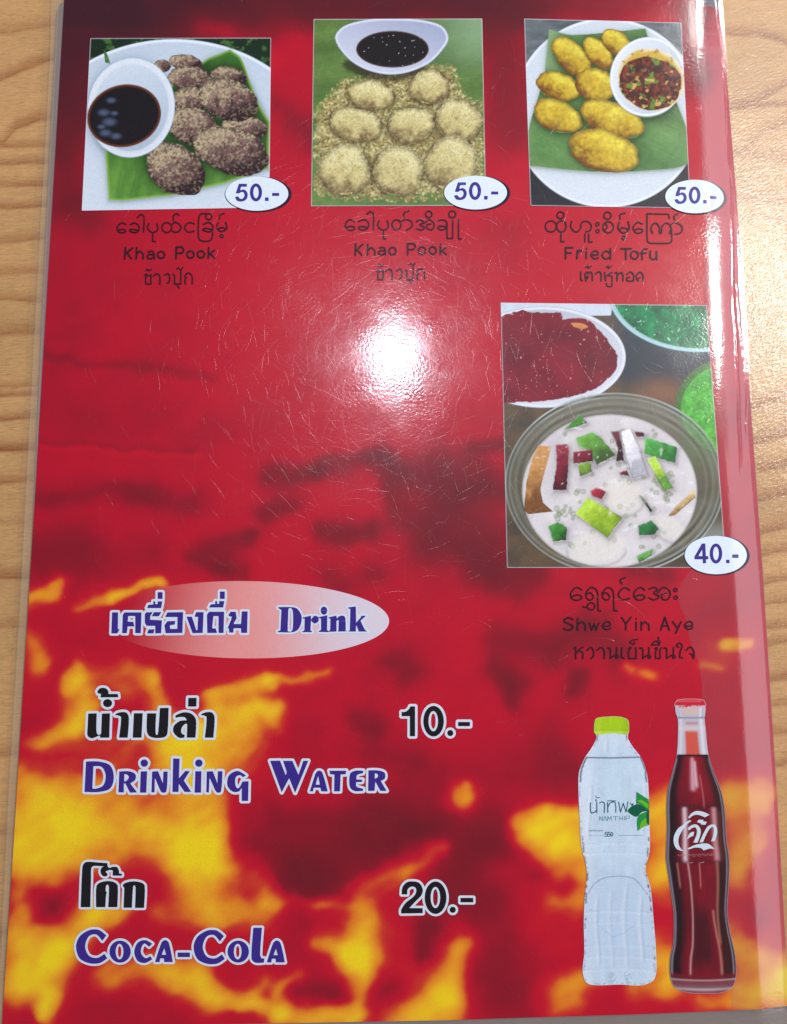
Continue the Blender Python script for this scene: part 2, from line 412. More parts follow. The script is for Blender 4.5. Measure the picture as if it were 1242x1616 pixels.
# soft capsules of the printed fire: x1 y1 x2 y2 radius amount
FIRE = """
80 0 320 0 60 -2.0;80 0 200 30 44 -.9;88 60 108 170 36 -1.0;105 215 108 300 24 -.5;330 0 800 2 26 -.8;480 20 490 40 18 -.4;85 240 120 300 34 -.5;100 205 135 215 22 .12;330 60 440 160 26 .12;240 0 420 90 20 .25;390 0 560 20 42 -.7;560 0 780 10 34 -.8;440 160 492 210 20 -.6;432 20 480 60 22 .2;
785 30 812 190 32 -.75;1090 0 1095 130 16 -.9;770 10 830 10 30 -.3;560 0 1050 0 24 -.3;60 400 110 520 60 -.18;85 330 140 350 20 -.25;380 360 480 420 50 .05;
75 562 330 598 7 -.26;60 655 400 672 34 -.22;60 706 310 704 4 -.2;58 712 320 712 4 .1;55 786 230 776 15 -.45;230 780 300 786 15 -.3;50 880 120 868 30 -.5;130 900 240 880 22 -.25;
318 862 390 850 11 -.6;300 876 345 890 10 -.5;345 888 385 900 12 -.45;430 748 498 744 13 -.75;500 742 600 728 11 -.6;600 730 630 745 14 -.6;618 750 630 812 15 -.6;640 760 700 770 20 -.5;
690 740 735 760 26 -.8;738 708 792 704 10 -.6;415 808 445 798 15 -.75;505 838 590 836 13 -.7;760 772 800 775 15 -.7;700 790 750 830 34 -.8;690 850 780 880 30 -.85;770 900 820 925 22 -.6;
660 830 680 850 18 -.35;385 850 392 845 8 -.3;580 905 600 900 15 -.3;520 905 540 925 14 -.3;620 1045 640 1065 18 -.5;790 1010 860 1030 20 -.6;880 1012 930 990 13 -.5;930 990 960 975 10 -.25;
785 1055 808 1080 14 -.65;806 1075 808 1108 12 -.6;905 1070 907 1092 13 -.7;1000 905 1040 915 18 -.6;820 890 850 900 15 -.5;960 1010 985 1050 18 -.4;560 1132 595 1140 14 -.6;600 1180 650 1200 24 -.4;
480 1195 500 1160 20 -.25;440 1180 460 1165 25 -.1;640 1290 680 1330 40 -.35;870 1170 890 1200 34 -.4;700 1222 900 1215 26 -.22;790 1300 770 1330 30 -.45;770 1320 722 1380 26 -.7;830 1350 870 1400 30 -.2;
410 1362 470 1380 30 -1.0;470 1395 560 1388 24 -.8;500 1350 640 1335 28 -.6;440 1290 560 1300 24 -.35;560 1290 700 1310 30 -.4;663 1455 664 1495 15 -1.0;705 1420 770 1425 22 -.55;790 1480 800 1560 42 -.42;
900 1360 905 1395 16 -.35;860 1390 890 1400 14 -.5;720 1258 735 1258 12 .85;728 1275 736 1245 8 .3;
828 1296 912 1290 12 1.1;850 1305 912 1330 20 .9;880 1340 918 1378 18 1.1;915 1378 918 1372 8 .4;880 1408 925 1415 24 .42;865 1470 890 1480 24 .12;
1036 1272 1062 1258 16 .95;1040 1300 1052 1385 24 .75;1148 1260 1212 1264 17 1.0;1166 1280 1164 1380 23 .72;1195 1310 1200 1330 15 .3;1180 1440 1200 1450 16 -.2;
1035 1512 1060 1530 24 .85;1165 1495 1236 1535 26 .95;1165 1560 1245 1575 18 .6;880 1562 932 1540 16 .55;1010 1565 1060 1560 16 .5;1100 1585 1180 1590 10 .4;860 1590 900 1580 14 .3;
985 1054 1032 1064 8 .5;985 1050 992 1056 5 .35;1112 1050 1140 1062 8 .25;1145 1016 1172 1014 8 .5;1120 1020 1140 1040 14 .15;
46 946 88 926 9 .9;130 948 190 938 9 .4;180 942 246 917 7 .75;50 1005 56 1042 14 .42;110 1075 128 1062 12 .6;
195 1052 232 1070 13 .52;236 1078 250 1124 13 .55;134 1090 122 1140 16 .75;60 1168 112 1152 11 .62;165 1060 190 1085 14 .3;
345 1112 432 1118 13 .8;330 1092 420 1075 9 .5;420 1072 525 1062 7 .35;425 1128 442 1145 10 .4;290 1170 375 1142 20 .9;300 1190 380 1182 24 .62;250 1150 262 1190 18 .6;170 1190 210 1150 16 .45;
305 1215 300 1320 27 .8;335 1215 345 1290 16 .5;40 1225 60 1240 20 .5;60 1262 120 1240 26 .6;35 1300 110 1290 24 .75;60 1340 240 1308 24 .9;240 1325 312 1342 26 .95;150 1250 235 1240 26 .35;90 1300 180 1290 26 .5;
35 1350 60 1385 24 .95;30 1420 40 1440 14 .6;70 1418 92 1432 24 -.9;30 1490 30 1560 22 .95;150 1435 88 1490 20 .95;100 1490 66 1565 18 .8;200 1425 160 1450 16 .4;60 1470 50 1480 20 .35;
290 1382 330 1440 22 .45;340 1375 410 1372 18 .62;400 1390 430 1418 14 .5;280 1350 330 1372 20 .45;330 1425 400 1440 20 .55;415 1424 505 1432 9 .5;250 1448 330 1440 12 .35;
250 1545 310 1552 19 1.0;170 1535 250 1530 14 .65;310 1535 340 1580 18 .35;340 1568 440 1592 12 .6;80 1572 74 1604 9 .75;18 1580 44 1598 18 -.35;120 1590 280 1590 30 -.12;
505 1436 560 1425 10 .5;556 1408 566 1498 19 .85;566 1500 575 1515 19 .75;566 1398 640 1368 15 .58;640 1368 696 1344 11 .55;508 1482 556 1505 11 .5;576 1530 572 1606 10 .65;450 1592 556 1606 13 .7;
440 1560 476 1538 9 .35;480 1562 530 1560 15 -.5;610 1560 625 1600 22 -.4;640 1612 700 1578 24 .85;708 1570 722 1492 14 .75;590 1450 640 1480 20 .12;650 1520 690 1540 20 .15;
480 1500 500 1460 22 -.15;400 1560 420 1545 10 .25"""
fire = [tuple(map(float, r.split())) for r in FIRE.replace('\n', '').split(';') if r.strip()]
def page_color(X, Y):
    wx = X+15*fbm(X, Y, 70, 101, 2)+4*fbm(X, Y, 24, 103, 2); wy = Y+14*fbm(X, Y, 60, 102, 2)+4*fbm(X, Y, 22, 104, 2)
    h = 0.10*fbm(X, Y, 130, 105)+.05*fbm(X, Y, 30, 106)
    pos = np.zeros(X.shape); neg = np.zeros(X.shape)
    for x1, y1, x2, y2, r, a in fire:
        vx, vy = x2-x1, y2-y1; L = vx*vx+vy*vy+1e-9
        ok = (X > min(x1, x2)-3*r-20) & (X < max(x1, x2)+3*r+20) & (Y > min(y1, y2)-3*r-20) & (Y < max(y1, y2)+3*r+20)
        if not ok.any(): continue
        x = wx[ok]; y = wy[ok]
        t = np.clip(((x-x1)*vx+(y-y1)*vy)/L, 0, 1)
        d = np.sqrt((x-x1-t*vx)**2+(y-y1-t*vy)**2)/(r*1.36)
        g = np.where(d < 3, np.exp(-d**1.8), 0)*a
        if a > 0: pos[ok] += g
        else: neg[ok] += g
    h = h-.42*(1-ss(120, 300, Y))*(1-ss(230, 400, X+.5*Y))-.25*(1-ss(10, 60, Y))*(1-ss(900, 1100, X))
    h = h+1.16*(1-np.exp(-pos/.80))*(pos > 0)*(1-.25*np.clip(-neg, 0, 1))+.60*np.tanh(neg/.9)
    u = X*.86-Y*.5; v = X*.5+Y*.86
    rid = fbm(u+10*fbm(X, Y, 50, 109, 2), v*2.4, 120, 110, 3)
    h = h+ss(.1, .45, pos)*(.20*fbm(X, Y, 60, 107, 3)+.36*rid+.02)+.06*rid*(pos < .1)
    c = heatcol(h)
    return c
def page_field(X, Y):
    top = np.where(X < 130, 2+0*X, -40) if False else np.full(X.shape, -60.0)
    topY = np.interp(X, [90, 1040, 1105, 1141, 1200], [-40, -40, 3, 10, 16])
    bot = np.interp(X, [0, 330, 500, 715, 800, 1000, 1242, 1300], [1622, 1617, 1614, 1610, 1607, 1601, 1591, 1588])
    return np.minimum.reduce([X-page_left(Y), film_edge(Y)-1.5-X, Y-topY, bot-Y])
X, Y = grid(-6, -66, 1266, 1630, 3.0)
page = field_mesh('printed_page', X, Y, page_field(X, Y), M_PRINT, 0, page_color(X, Y), menu)
page['label'] = 'red page background with orange and yellow flames'

# the sheet behind, showing a dark sliver on the left, and the clear border of the pouch
M_UNDER = bpy.data.materials.new('sheet_behind'); t_, N_, L_ = nt(M_UNDER)
b_ = N_['Principled BSDF']; b_.inputs['Roughness'].default_value = .4
nn = N_.new('ShaderNodeTexNoise'); nn.inputs['Scale'].default_value = 900; rr = N_.new('ShaderNodeMapRange')
rr.inputs[3].default_value = .7; rr.inputs[4].default_value = 1.3
gg = N_.new('ShaderNodeNewGeometry'); L_.new(gg.outputs['Position'], nn.inputs['Vector']); L_.new(nn.outputs['Fac'], rr.inputs[0])
aa = N_.new('ShaderNodeAttribute'); aa.attribute_name = 'Col'
mx = N_.new('ShaderNodeVectorMath'); mx.operation = 'SCALE'; L_.new(aa.outputs['Color'], mx.inputs[0]); L_.new(rr.outputs[0], mx.inputs['Scale']); L_.new(mx.outputs[0], b_.inputs['Base Color'])
X, Y = grid(40, -66, 130, 960, 1.5)
ul = np.interp(Y, [-60, 3, 9, 16, 60, 200, 480, 960], [96, 96, 92, 90.5, 88.5, 81, 67.5, 46])
C = lin((92, 88, 104))*np.ones(X.shape+(3,)); C = mixc(C, lin((120, 70, 98)), ss(150, 420, Y)); C = mixc(C, lin((150, 150, 165)), .7*(1-ss(0, 2.5, X-ul)))
field_mesh('sheet_behind', X, Y, np.minimum.reduce([X-ul, Y-4, page_left(Y)+4-X, 955-Y]), M_UNDER, 0, C, menu, lambda a, b: surf(a, b)-.00012,
           label='dark grey edge of the sheet behind the page')

# clear plastic border: a slab with real thickness
M_RIM = film_mat('clear_border_plastic', lin((240, 218, 190)), (.985, .98, .97), .25, .2, .03)
def ribbon(name, leftf, rightf, y0, y1, ztop, zbot, mat, nx=4, step=12, parent=menu, label=None):
    ys_ = np.arange(y0, y1+step, step); V = []; F = []
    for y in ys_:
        a, b = float(leftf(y)), float(rightf(y))
        for k in range(nx+1):
            x = a+(b-a)*k/nx; wx, wy = P2(x, y); V.append((float(wx), float(wy), float(ztop(x, y))))
        for k in (nx, 0):
            x = a+(b-a)*k/nx; wx, wy = P2(x, y); V.append((float(wx), float(wy), float(zbot(x, y))))
    n = nx+3
    for i in range(len(ys_)-1):
        for k in range(n):
            k2 = (k+1) % n
            F.append((i*n+k, (i+1)*n+k, (i+1)*n+k2, i*n+k2))
    F.append(tuple(range(n))); F.append(tuple((len(ys_)-1)*n+k for k in reversed(range(n))))
    me = bpy.data.meshes.new(name); me.from_pydata(V, [], F); me.update(); me.materials.append(mat)
    o = bpy.data.objects.new(name, me); COL.objects.link(o); o.parent = parent
    if label: o['label'] = label
    return o
outer = lambda y: np.interp(y, [-70, 0, 100, 480, 960, 1240, 1400, 1700], [72, 70.5, 68, 47.5, 25, 9, 2, -14])
seal = lambda y: np.interp(y, [-70, 0, 100, 480, 960, 1240, 1400, 1700], [84, 82, 79, 57.5, 32, 15, 7, -9])
ribbon('plastic_border', outer, lambda y: page_left(y)-.5, -66, 1660, lambda x, y: .00005, lambda x, y: -.0009, M_RIM, label='clear plastic border along the left of the page')
M_RIM2 = film_mat('sealed_plastic', lin((240, 218, 192)), (.985, .98, .97), .25, .25, .10)
ribbon('sealed_edge', seal, lambda y: page_left(y)-.5, -66, 1660, lambda x, y: .00022, lambda x, y: .00007, M_RIM2, label='frosted sealed strip of plastic beside the page')
# bottom rim
M_RIM3 = film_mat('bottom_plastic', lin((150, 150, 155)), (.8, .8, .82), 1.4, .22, .45)
X, Y = grid(-20, 1580, 1290, 1690, 3)
bot = np.interp(X, [0, 330, 500, 715, 800, 1000, 1242, 1300], [1622, 1617, 1614, 1610, 1607, 1601, 1591, 1588])
field_mesh('bottom_border', X, Y, np.minimum.reduce([Y-bot, 1675-Y, X-outer(Y), film_edge(Y)-X]), M_RIM3, 0, None, menu,
           lambda a, b: surf(a, b)+.00002-.0000001*(b-1600)**2*.3, label='greyish clear plastic border below the page')
X, Y = grid(60, -80, 1160, 20, 3)
topY = np.interp(X, [90, 1040, 1105, 1141, 1200], [-40, -40, 3, 10, 16])
field_mesh('top_border', X, Y, np.minimum.reduce([topY-Y, Y+75, X-outer(Y), film_edge(Y)-X]), M_RIM3, 0, None, menu,
           lambda a, b: surf(a, b)+.00002, label='greyish clear plastic border above the page')
# paper and plastic body under the page
ribbon('page_core', lambda y: page_left(y)+1.5, lambda y: film_edge(y)-3, -60, 1585, lambda x, y: surf(x, y)-.00045, lambda x, y: -.00155, M_UNDER, nx=12, step=24)

# loose film with creases along the right edge
M_LOOSE = film_mat('loose_film', lin((235, 215, 225)), (.985, .98, .985), 1.7, .09, .03)
def loose_left(Y):
    b = np.interp(Y, [-60, 0, 100, 150, 260, 335, 446, 470, 615, 731, 860, 890, 907, 930, 957, 973, 1008, 1043, 1074, 1101, 1200, 1300, 1400, 1500, 1640],
                  [1096, 1098, 1100, 1103, 1107, 1112, 1110, 1112, 1119, 1123, 1116, 1100, 1084, 1070, 1072, 1082, 1088, 1101, 1106, 1108, 1112, 1122, 1138, 1150, 1156])
    return b+1.5*fbm(0*np.asarray(Y)+3, Y, 18, 55)
def loose_z(X, Y):
    L_ = loose_left(Y); R_ = film_edge(Y); wdt = R_-L_
    t = np.clip((X-L_)/wdt, 0, 1)
    # slope of the film grows to the right: bulging roll, falling to the edge
    mm = 1/5400.0
    s0 = np.interp(Y, [0, 250, 340, 720, 900], [-.05, -.045, .02, .02, -.095]); q_ = np.interp(Y, [0, 720, 900], [.13, .13, .05])
    z = .00016+wdt*mm*(s0*t-q_*t*t)
    c1 = 1131+(Y)*.040+7*np.sin(Y/170+.4)+4*fbm(0*Y+9, Y, 70, 61)+np.interp(Y, [0, 500, 900, 1600], [0, 12, 22, 40])
    c2 = c1+9+5*np.sin(Y/95+1)+3*fbm(0*Y+2, Y, 40, 62)
    z = z+.00032*np.exp(-((X-c1)/2.0)**2)*(.5+.5*fbm(X*0, Y, 50, 63))+.00026*np.exp(-((X-c2)/1.8)**2)*(.5+.8*fbm(X*0+5, Y, 35, 64))
    z = z-.0002*ss(c1-2, c1+4, X)
    z = z+.000012*fbm(X, Y, 26, 65)
    return np.maximum(z+0*X, -.0010)+0
ny_ = np.arange(-60, 1600, 3.0); tt = np.linspace(0, 1, 56)
Yg = np.repeat(ny_[:, None], 56, 1); Xg = loose_left(Yg)+(film_edge(Yg)-loose_left(Yg))*tt[None, :]
loose = field_mesh('loose_film', Xg, Yg, np.ones(Xg.shape), M_LOOSE, 0, None, menu, lambda a, b: np.maximum(loose_z(a, b), surf(a, b)+.0001))
loose['label'] = 'loose creased shiny film along the right edge of the page'

# fine scratches in the film: low rounded ridges that only glint where they face the lamp
rng = np.random.default_rng(7)
V = []; FC = []
for k in range(3500):
    px_ = rng.uniform(60, 1190); py_ = rng.uniform(-20, 1590)
    if k > 1500:                                   # extra scratches packed round the lamp's glare to thicken its glints
        px_ = rng.normal(560, 165); py_ = rng.normal(560, 190)
    if px_ < page_left(py_)+6 or px_ > film_edge(py_)-75 or py_ > 1580: continue
    x, y = P2(px_, py_); x = float(x); y = float(y)
    th = rng.uniform(0, PI*2); L_ = rng.uniform(.0015, .010)*(1.6 if rng.random() < .08 else 1); cv = rng.normal(0, 38); n = 5
    w2 = rng.uniform(.00002, .00005); hh = w2*rng.uniform(.06, .30)
    b0 = len(V)
    for i in range(n):
        ww = w2*(.25+.75*math.sin(PI*(i+.5)/n)); zz = float(surf(px_, py_))+.0004
        nx_, ny2 = -math.sin(th), math.cos(th)
        V += [(x+nx_*ww, y+ny2*ww, zz), (x, y, zz+hh), (x-nx_*ww, y-ny2*ww, zz)]
        if i:
            a = b0+3*(i-1); FC += [(a, a+1, a+4, a+3), (a+1, a+2, a+5, a+4)]
        x += math.cos(th)*L_/n; y += math.sin(th)*L_/n; th += cv*L_/n
me = bpy.data.meshes.new('fine_scratches'); me.from_pydata(V, [], [f[::-1] for f in FC]); me.update()
me.polygons.foreach_set('use_smooth', np.ones(len(FC), bool))
M_SCR = bpy.data.materials.new('scratched_film'); t_, N_, L_ = nt(M_SCR)
N_.remove(N_['Principled BSDF']); out_ = [n for n in N_ if n.type == 'OUTPUT_MATERIAL'][0]
tr_ = N_.new('ShaderNodeBsdfTransparent'); gl_ = N_.new('ShaderNodeBsdfGlossy'); gl_.inputs['Roughness'].default_value = .22
mx_ = N_.new('ShaderNodeMixShader'); mx_.inputs[0].default_value = .075
L_.new(tr_.outputs[0], mx_.inputs[1]); L_.new(gl_.outputs[0], mx_.inputs[2]); L_.new(mx_.outputs[0], out_.inputs[0])
me.materials.append(M_SCR)
so = bpy.data.objects.new('fine_scratches', me); COL.objects.link(so); so.parent = menu; so['kind'] = 'stuff'

# ------------------------------------------------------------------ lettering
def lettering(name, pr, mat, layer=4, parent=None, step=.62, outline=None, omat=None, label=None, pad=2, grow=0.0):
    pts = np.array([q for k, wd, g in pr for q in (g if k in 'sph' else [(g[0]-g[2], g[1]-g[3]), (g[0]+g[2], g[1]+g[3])])])
    m = pad+6+(outline or 0)
    X, Y = grid(pts[:, 0].min()-m, pts[:, 1].min()-m, pts[:, 0].max()+m, pts[:, 1].max()+m, step)
    F = glyph_field(X, Y, pr)+grow
    o = field_mesh(name, X, Y, F, mat, layer, None, parent or menu, label=label)
    if outline:
        field_mesh('white_outline', X, Y, np.minimum(F+outline, .7-F), omat, layer-1, None, o)
    return o
INK = ink('dark_caption_ink', (52, 16, 30)); BLACK = ink('black_ink', (26, 22, 26)); INDIGO = ink('indigo_ink', (58, 40, 136))
WHITE = ink('white_outline_ink', (214, 222, 236)); BADGE = ink('white_badge_paper', (224, 236, 248)); BADGEINK = ink('violet_ink', (62, 46, 140))
SHADOWINK = ink('badge_rim_ink', (34, 24, 50))
K = 13
A = (170, 330, 6.21)
TH_KHAO = f"""s {K} 362,652~ 378,640~ 390,652~ 374,672~ 374,735 425,735 425,642;s 10 405,655 425,642;s 11 375,600~ 395,590~ 398,606~ 428,590;s {K} 450,655~ 485,635~ 510,655~ 512,735
s {K} 560,648~ 590,634~ 608,660~ 602,715~ 582,727~;s {K} 640,640 656,652 656,735 716,735 718,600;s 10 678,590~ 692,576~ 705,590~ 716,600 738,572;s 12 684,745~ 690,762~ 702,772
s {K} 760,735 758,692 772,676 757,658~ 790,627~ 826,655~ 828,735"""
CAP = [
 ('burmese_dish_name', A, f"""s {K} 180,152~ 140,137~ 94,180~ 108,224~ 150,233~ 178,215~ 150,200~ 104,210;s {K} 222,154~ 265,138~ 306,168~ 304,212~ 268,232~ 216,214~ 232,198~ 300,212;s {K} 293,85~ 325,55~ 356,78~ 352,226
s {K} 405,145~ 393,190~ 440,232~ 492,200~ 480,145;s {K} 443,250 440,318 468,318;r {K} 580,182 48,48;s {K} 630,150~ 668,132~ 717,170~ 703,216~ 660,229~ 636,216;s {K} 648,116~ 643,75~ 668,50~ 700,56
s {K} 848,146~ 800,135~ 754,180~ 790,226~ 848,216;s {K} 970,48 915,50~ 895,80~ 890,270~ 915,311~ 1000,311~ 1025,275~ 1028,200;s {K} 938,152~ 990,132~ 1030,165~ 1024,212~ 990,224~ 934,204~ 960,190~ 1028,205
r {K} 990,75 29,29;s {K} 1085,135~ 1070,180~ 1112,221~ 1166,192~ 1155,130;s {K} 1082,198~ 1120,182~ 1158,198;s {K} 1095,97~ 1100,60~ 1140,46;r 10 1118,265 15,15""", 'Burmese lettering under the first dish photo'),
 ('dish_name', A, """s 17 175,378 167,488;s 16 243,385 182,432;s 16 190,428 232,488;s 16 285,380 280,488;s 16 283,440~ 315,416~ 346,442~ 348,488;s 15 398,422~ 435,414~ 456,440~ 458,488;s 15 455,450~ 408,446~ 388,470~ 415,489~ 455,470
r 16 524,450 34,33;s 17 672,376 670,485;s 16 672,378~ 725,374~ 745,405~ 725,432~ 672,433;r 16 812,447 34,33;r 16 915,445 34,33;s 16 990,380 986,480;s 15 1047,405 996,442;s 15 1004,438 1048,480""", None),
 ('thai_dish_name', A, TH_KHAO, None),
 ('burmese_dish_name', (530, 330, 5.645), """s 12 165,112~ 122,95~ 86,140~ 102,180~ 145,189~ 168,170~ 140,154~ 95,166;s 12 203,112~ 250,95~ 290,122~ 286,168~ 250,188~ 203,172~ 218,155~ 284,167;s 12 278,45~ 310,25~ 335,45~ 335,182
s 12 385,105~ 374,150~ 420,189~ 467,160~ 458,105;s 12 425,205 425,266 444,266;r 12 540,141 40,44;s 12 572,118~ 612,96~ 668,108~ 679,155~ 630,188;s 12 610,68~ 606,38~ 650,18
s 12 718,112~ 756,96~ 780,122~ 750,142~ 790,166~ 760,188~ 716,176;s 12 785,130~ 830,97~ 876,130~ 858,182~ 816,174~ 812,142~ 846,134;r 12 828,48 28,28
s 12 912,108~ 950,96~ 988,118~ 985,165~ 945,188~ 908,166~ 930,152~ 985,160;s 12 988,120 992,262 1040,262 1042,105;r 12 1037,48 30,30;s 12 1092,95 1092,266 1116,266""", 'Burmese lettering under the second dish photo'),
 ('dish_name', (530, 330, 5.645), """s 15 176,312 173,410;s 14 240,315 182,368;s 14 188,363 232,410;s 14 285,312 283,408;s 14 285,366~ 320,346~ 345,370~ 347,408;s 13 390,347~ 425,342~ 440,365~ 442,408;s 13 438,373~ 395,373~ 380,395~ 410,409~ 440,392
r 14 505,375 31,32;s 15 640,310 640,408;s 14 640,312~ 695,312~ 708,338~ 690,360~ 640,362;r 14 768,372 31,32;r 14 863,370 31,32;s 14 933,315 930,405;s 13 980,345 940,377;s 13 947,373 984,405""", None),
 ('thai_dish_name', (536.4, 323, 6.21), TH_KHAO, None),
 ('burmese_dish_name', (850, 325, 5.175), """r 11 100,168 45,45;r 11 186,168 38,45;r 11 178,77 28,28;s 11 183,225 182,292 208,292;s 11 270,125~ 262,170~ 300,213~ 340,190~ 350,140~ 390,125~ 428,155~ 420,200~ 385,212;s 11 378,230 378,292;s 11 408,230 410,295 435,295
r 9 480,150 14,14;r 9 482,207 14,13;r 11 568,175 43,45;s 10 545,140~ 560,170~ 540,205;r 11 562,80 29,29;s 11 658,135~ 647,180~ 690,221~ 739,190~ 730,130;s 11 655,196~ 690,178~ 735,196;s 11 665,108~ 664,74~ 706,58;r 9 695,262 15,15
s 11 848,148~ 810,135~ 772,175~ 792,218~ 830,221~ 850,202~ 820,186~ 780,200;s 11 1068,100 1060,68 885,65 885,200~ 890,290~ 915,305 1060,305~ 1085,290~ 1085,190
s 11 930,225~ 918,180~ 950,140~ 985,170~ 995,225~ 1010,165~ 1045,140~ 1080,170~ 1070,225;s 11 1085,150~ 1120,138~ 1171,170~ 1162,218~ 1115,230;s 11 1110,112~ 1106,82~ 1138,65""", 'Burmese lettering under the third dish photo'),
 ('dish_name', (850, 325, 5.175), """s 13 220,340 220,432;s 13 220,342 278,342;s 13 222,385 265,385;s 13 318,365 312,430;s 13 316,388~ 335,366~ 358,368;s 13 390,376 388,430;s 14 392,350 392,351;s 12 430,400 485,398~ 480,375~ 455,368~ 428,400~ 455,432~ 486,424
s 13 585,348 585,435;s 12 585,388~ 550,370~ 518,400~ 545,433~ 582,418;s 13 672,350 755,350;s 13 712,350 712,438;r 13 782,402 30,32;s 12 845,438 845,378~ 857,355~ 886,352;s 12 830,386 878,386;s 13 912,370~ 912,420~ 935,438~ 960,415~ 962,372;s 13 962,380 965,438""", None),
 ('thai_dish_name', (850, 325, 5.175), """s 11 345,540 345,600~ 356,612;s 11 386,612 380,565~ 390,542~ 400,542~ 408,553~ 418,541~ 432,545~ 438,565~ 438,612;s 10 387,590~ 398,574~ 405,584~ 392,598~;s 9 386,502~ 402,492~ 405,508~ 430,492;s 11 465,556~ 490,538~ 510,556~ 510,612
s 11 538,545 548,612;s 10 548,582~ 575,556~ 598,545;s 10 575,570~ 597,576~ 600,615;s 9 552,502~ 568,491~ 571,508~ 594,492;s 9 555,634~ 560,655~ 598,655~ 598,628;s 11 624,548~ 640,545~ 640,612 642,575~ 672,545~ 688,565~ 688,612
s 11 722,560~ 745,540~ 775,560~ 775,612 726,612~ 720,588~ 742,584;s 11 812,612~ 798,575~ 825,542~ 851,565~ 852,615;s 9 812,598~ 828,584""", None),
 ('burmese_dish_name', (880, 910, 5.4), """s 12 205,112~ 160,92~ 112,140~ 124,190~ 170,201~ 206,178~ 170,155~ 118,172;s 12 240,138~ 285,92~ 335,120~ 342,200 345,290 368,292;s 12 240,138~ 246,182~ 280,200~ 303,172~ 278,138~ 246,150;r 11 285,253 32,30;s 11 212,255~ 240,262~ 258,245
s 12 380,138~ 425,92~ 470,120~ 477,200 480,290 508,292;s 12 380,138~ 386,182~ 420,200~ 442,172~ 412,138~ 386,150;s 12 612,116~ 570,94~ 518,145~ 545,195~ 612,186;s 12 550,62~ 533,30~ 575,8
s 12 742,116~ 700,92~ 650,140~ 664,190~ 710,199~ 743,174~ 705,155~ 656,172;s 12 778,106~ 820,92~ 850,112~ 820,140~ 862,170~ 820,198~ 775,180;s 12 852,140~ 900,92~ 957,130~ 942,190~ 895,192~ 888,152~ 930,144;r 10 1003,113 14,14;r 10 1005,178 14,14""", 'Burmese lettering under the fourth dish photo'),
 ('dish_name', (880, 910, 5.4), """s 14 130,365~ 88,350~ 55,378~ 95,402~ 131,430~ 90,456~ 50,440;s 13 170,355 168,455;s 13 170,412~ 205,386~ 234,412~ 235,455;s 12 270,395 290,455 312,402 325,455 350,398;s 12 385,420 445,418~ 440,390~ 415,384~ 382,420~ 410,451~ 450,440
s 13 545,348 582,402 625,345;s 13 581,400 580,452;s 13 668,388 668,455;s 15 668,358 668,359;s 13 712,385 712,455;s 13 712,412~ 745,388~ 775,412~ 778,455;s 14 878,455 912,346 950,455;s 12 890,420 938,420;s 13 980,385 1018,437;s 13 1050,385 1005,482
s 12 1085,420 1145,418~ 1140,390~ 1115,382~ 1082,416~ 1110,449~ 1150,435""", None),
 ('thai_dish_name', (880, 910, 5.4), """s 12 140,612~ 152,602~ 154,700;s 11 155,660~ 185,622~ 215,600;s 11 188,636~ 212,645~ 213,700;s 12 248,628~ 285,604~ 306,640~ 300,685~ 282,699~;s 12 335,628~ 370,604~ 396,632~ 396,698
s 12 425,608~ 446,612~ 448,690;s 12 448,696 502,660 502,605;s 10 502,664~ 518,686~ 498,694~ 498,670~;s 12 545,605 545,682~ 566,696;s 11 604,612~ 624,602~ 604,640~ 606,697 668,697 666,605;s 10 612,562~ 640,540~ 682,535;s 9 625,566~ 650,576~ 655,555~
s 12 700,608~ 722,612~ 725,690;s 12 725,696 777,660 777,605;s 10 777,664~ 792,686~ 773,694~ 773,670~;s 11 825,616~ 846,606~ 835,640~ 835,697 872,697 870,625 886,605;s 10 798,582~ 835,548~ 868,582 798,582;s 10 866,582 872,550;s 11 858,545 858,515
s 12 905,608~ 926,612~ 928,690;s 12 928,696 986,660 986,605;s 10 986,664~ 1001,686~ 982,694~ 982,670~;s 12 1062,690~ 1042,692~ 1044,640~ 1060,592~ 1038,566~ 1012,586~ 1030,602~;s 12 1093,628~ 1130,600~ 1160,640~ 1157,697;s 11 1126,655~ 1140,662~ 1156,697""", None),
]
for nm, (x0, y0, sc), src, lb in CAP:
    lettering(nm, prims(src, x0, y0, sc), INK, 4, label=lb, grow=.18)

IN_HEAD = """p 88,240 137,240 135,378 150,378 130,412 82,412;p 190,240 328,240 322,410 277,410 277,270 220,270 215,315 262,318 270,355 215,355 208,410 170,410 175,260
p 365,240 420,238 400,270 398,300 495,305 488,410 440,412 440,350 370,350 355,325 355,255;p 430,238 490,238 470,272 412,272;p 375,412 385,380 435,378 425,412
p 372,205 385,178 425,175 425,150 440,150 440,172 460,172 460,150 498,150 488,205;p 460,75 500,75 500,130 460,130
p 540,240 668,238 662,408 525,410 515,345 540,312 605,310 598,340 560,345 562,375 620,375 622,278 520,278
p 695,275 740,275 775,385 785,385 790,278 760,275 775,238 835,238 828,408 745,410
p 880,235 1003,235 998,408 957,408 957,270 915,270 905,370 935,372 945,408 865,408 862,260
p 880,200 893,175 930,172 930,148 945,148 945,170 962,170 962,148 1005,148 995,200;p 968,70 1008,70 1008,130 968,130
p 1040,258 1055,235 1098,235 1105,290 1080,330 1085,335 1140,335 1148,232 1195,232 1190,408 1142,408 1140,370 1080,370 1078,405 1045,405 1040,370 1030,370 1060,300 1065,275 1040,270"""
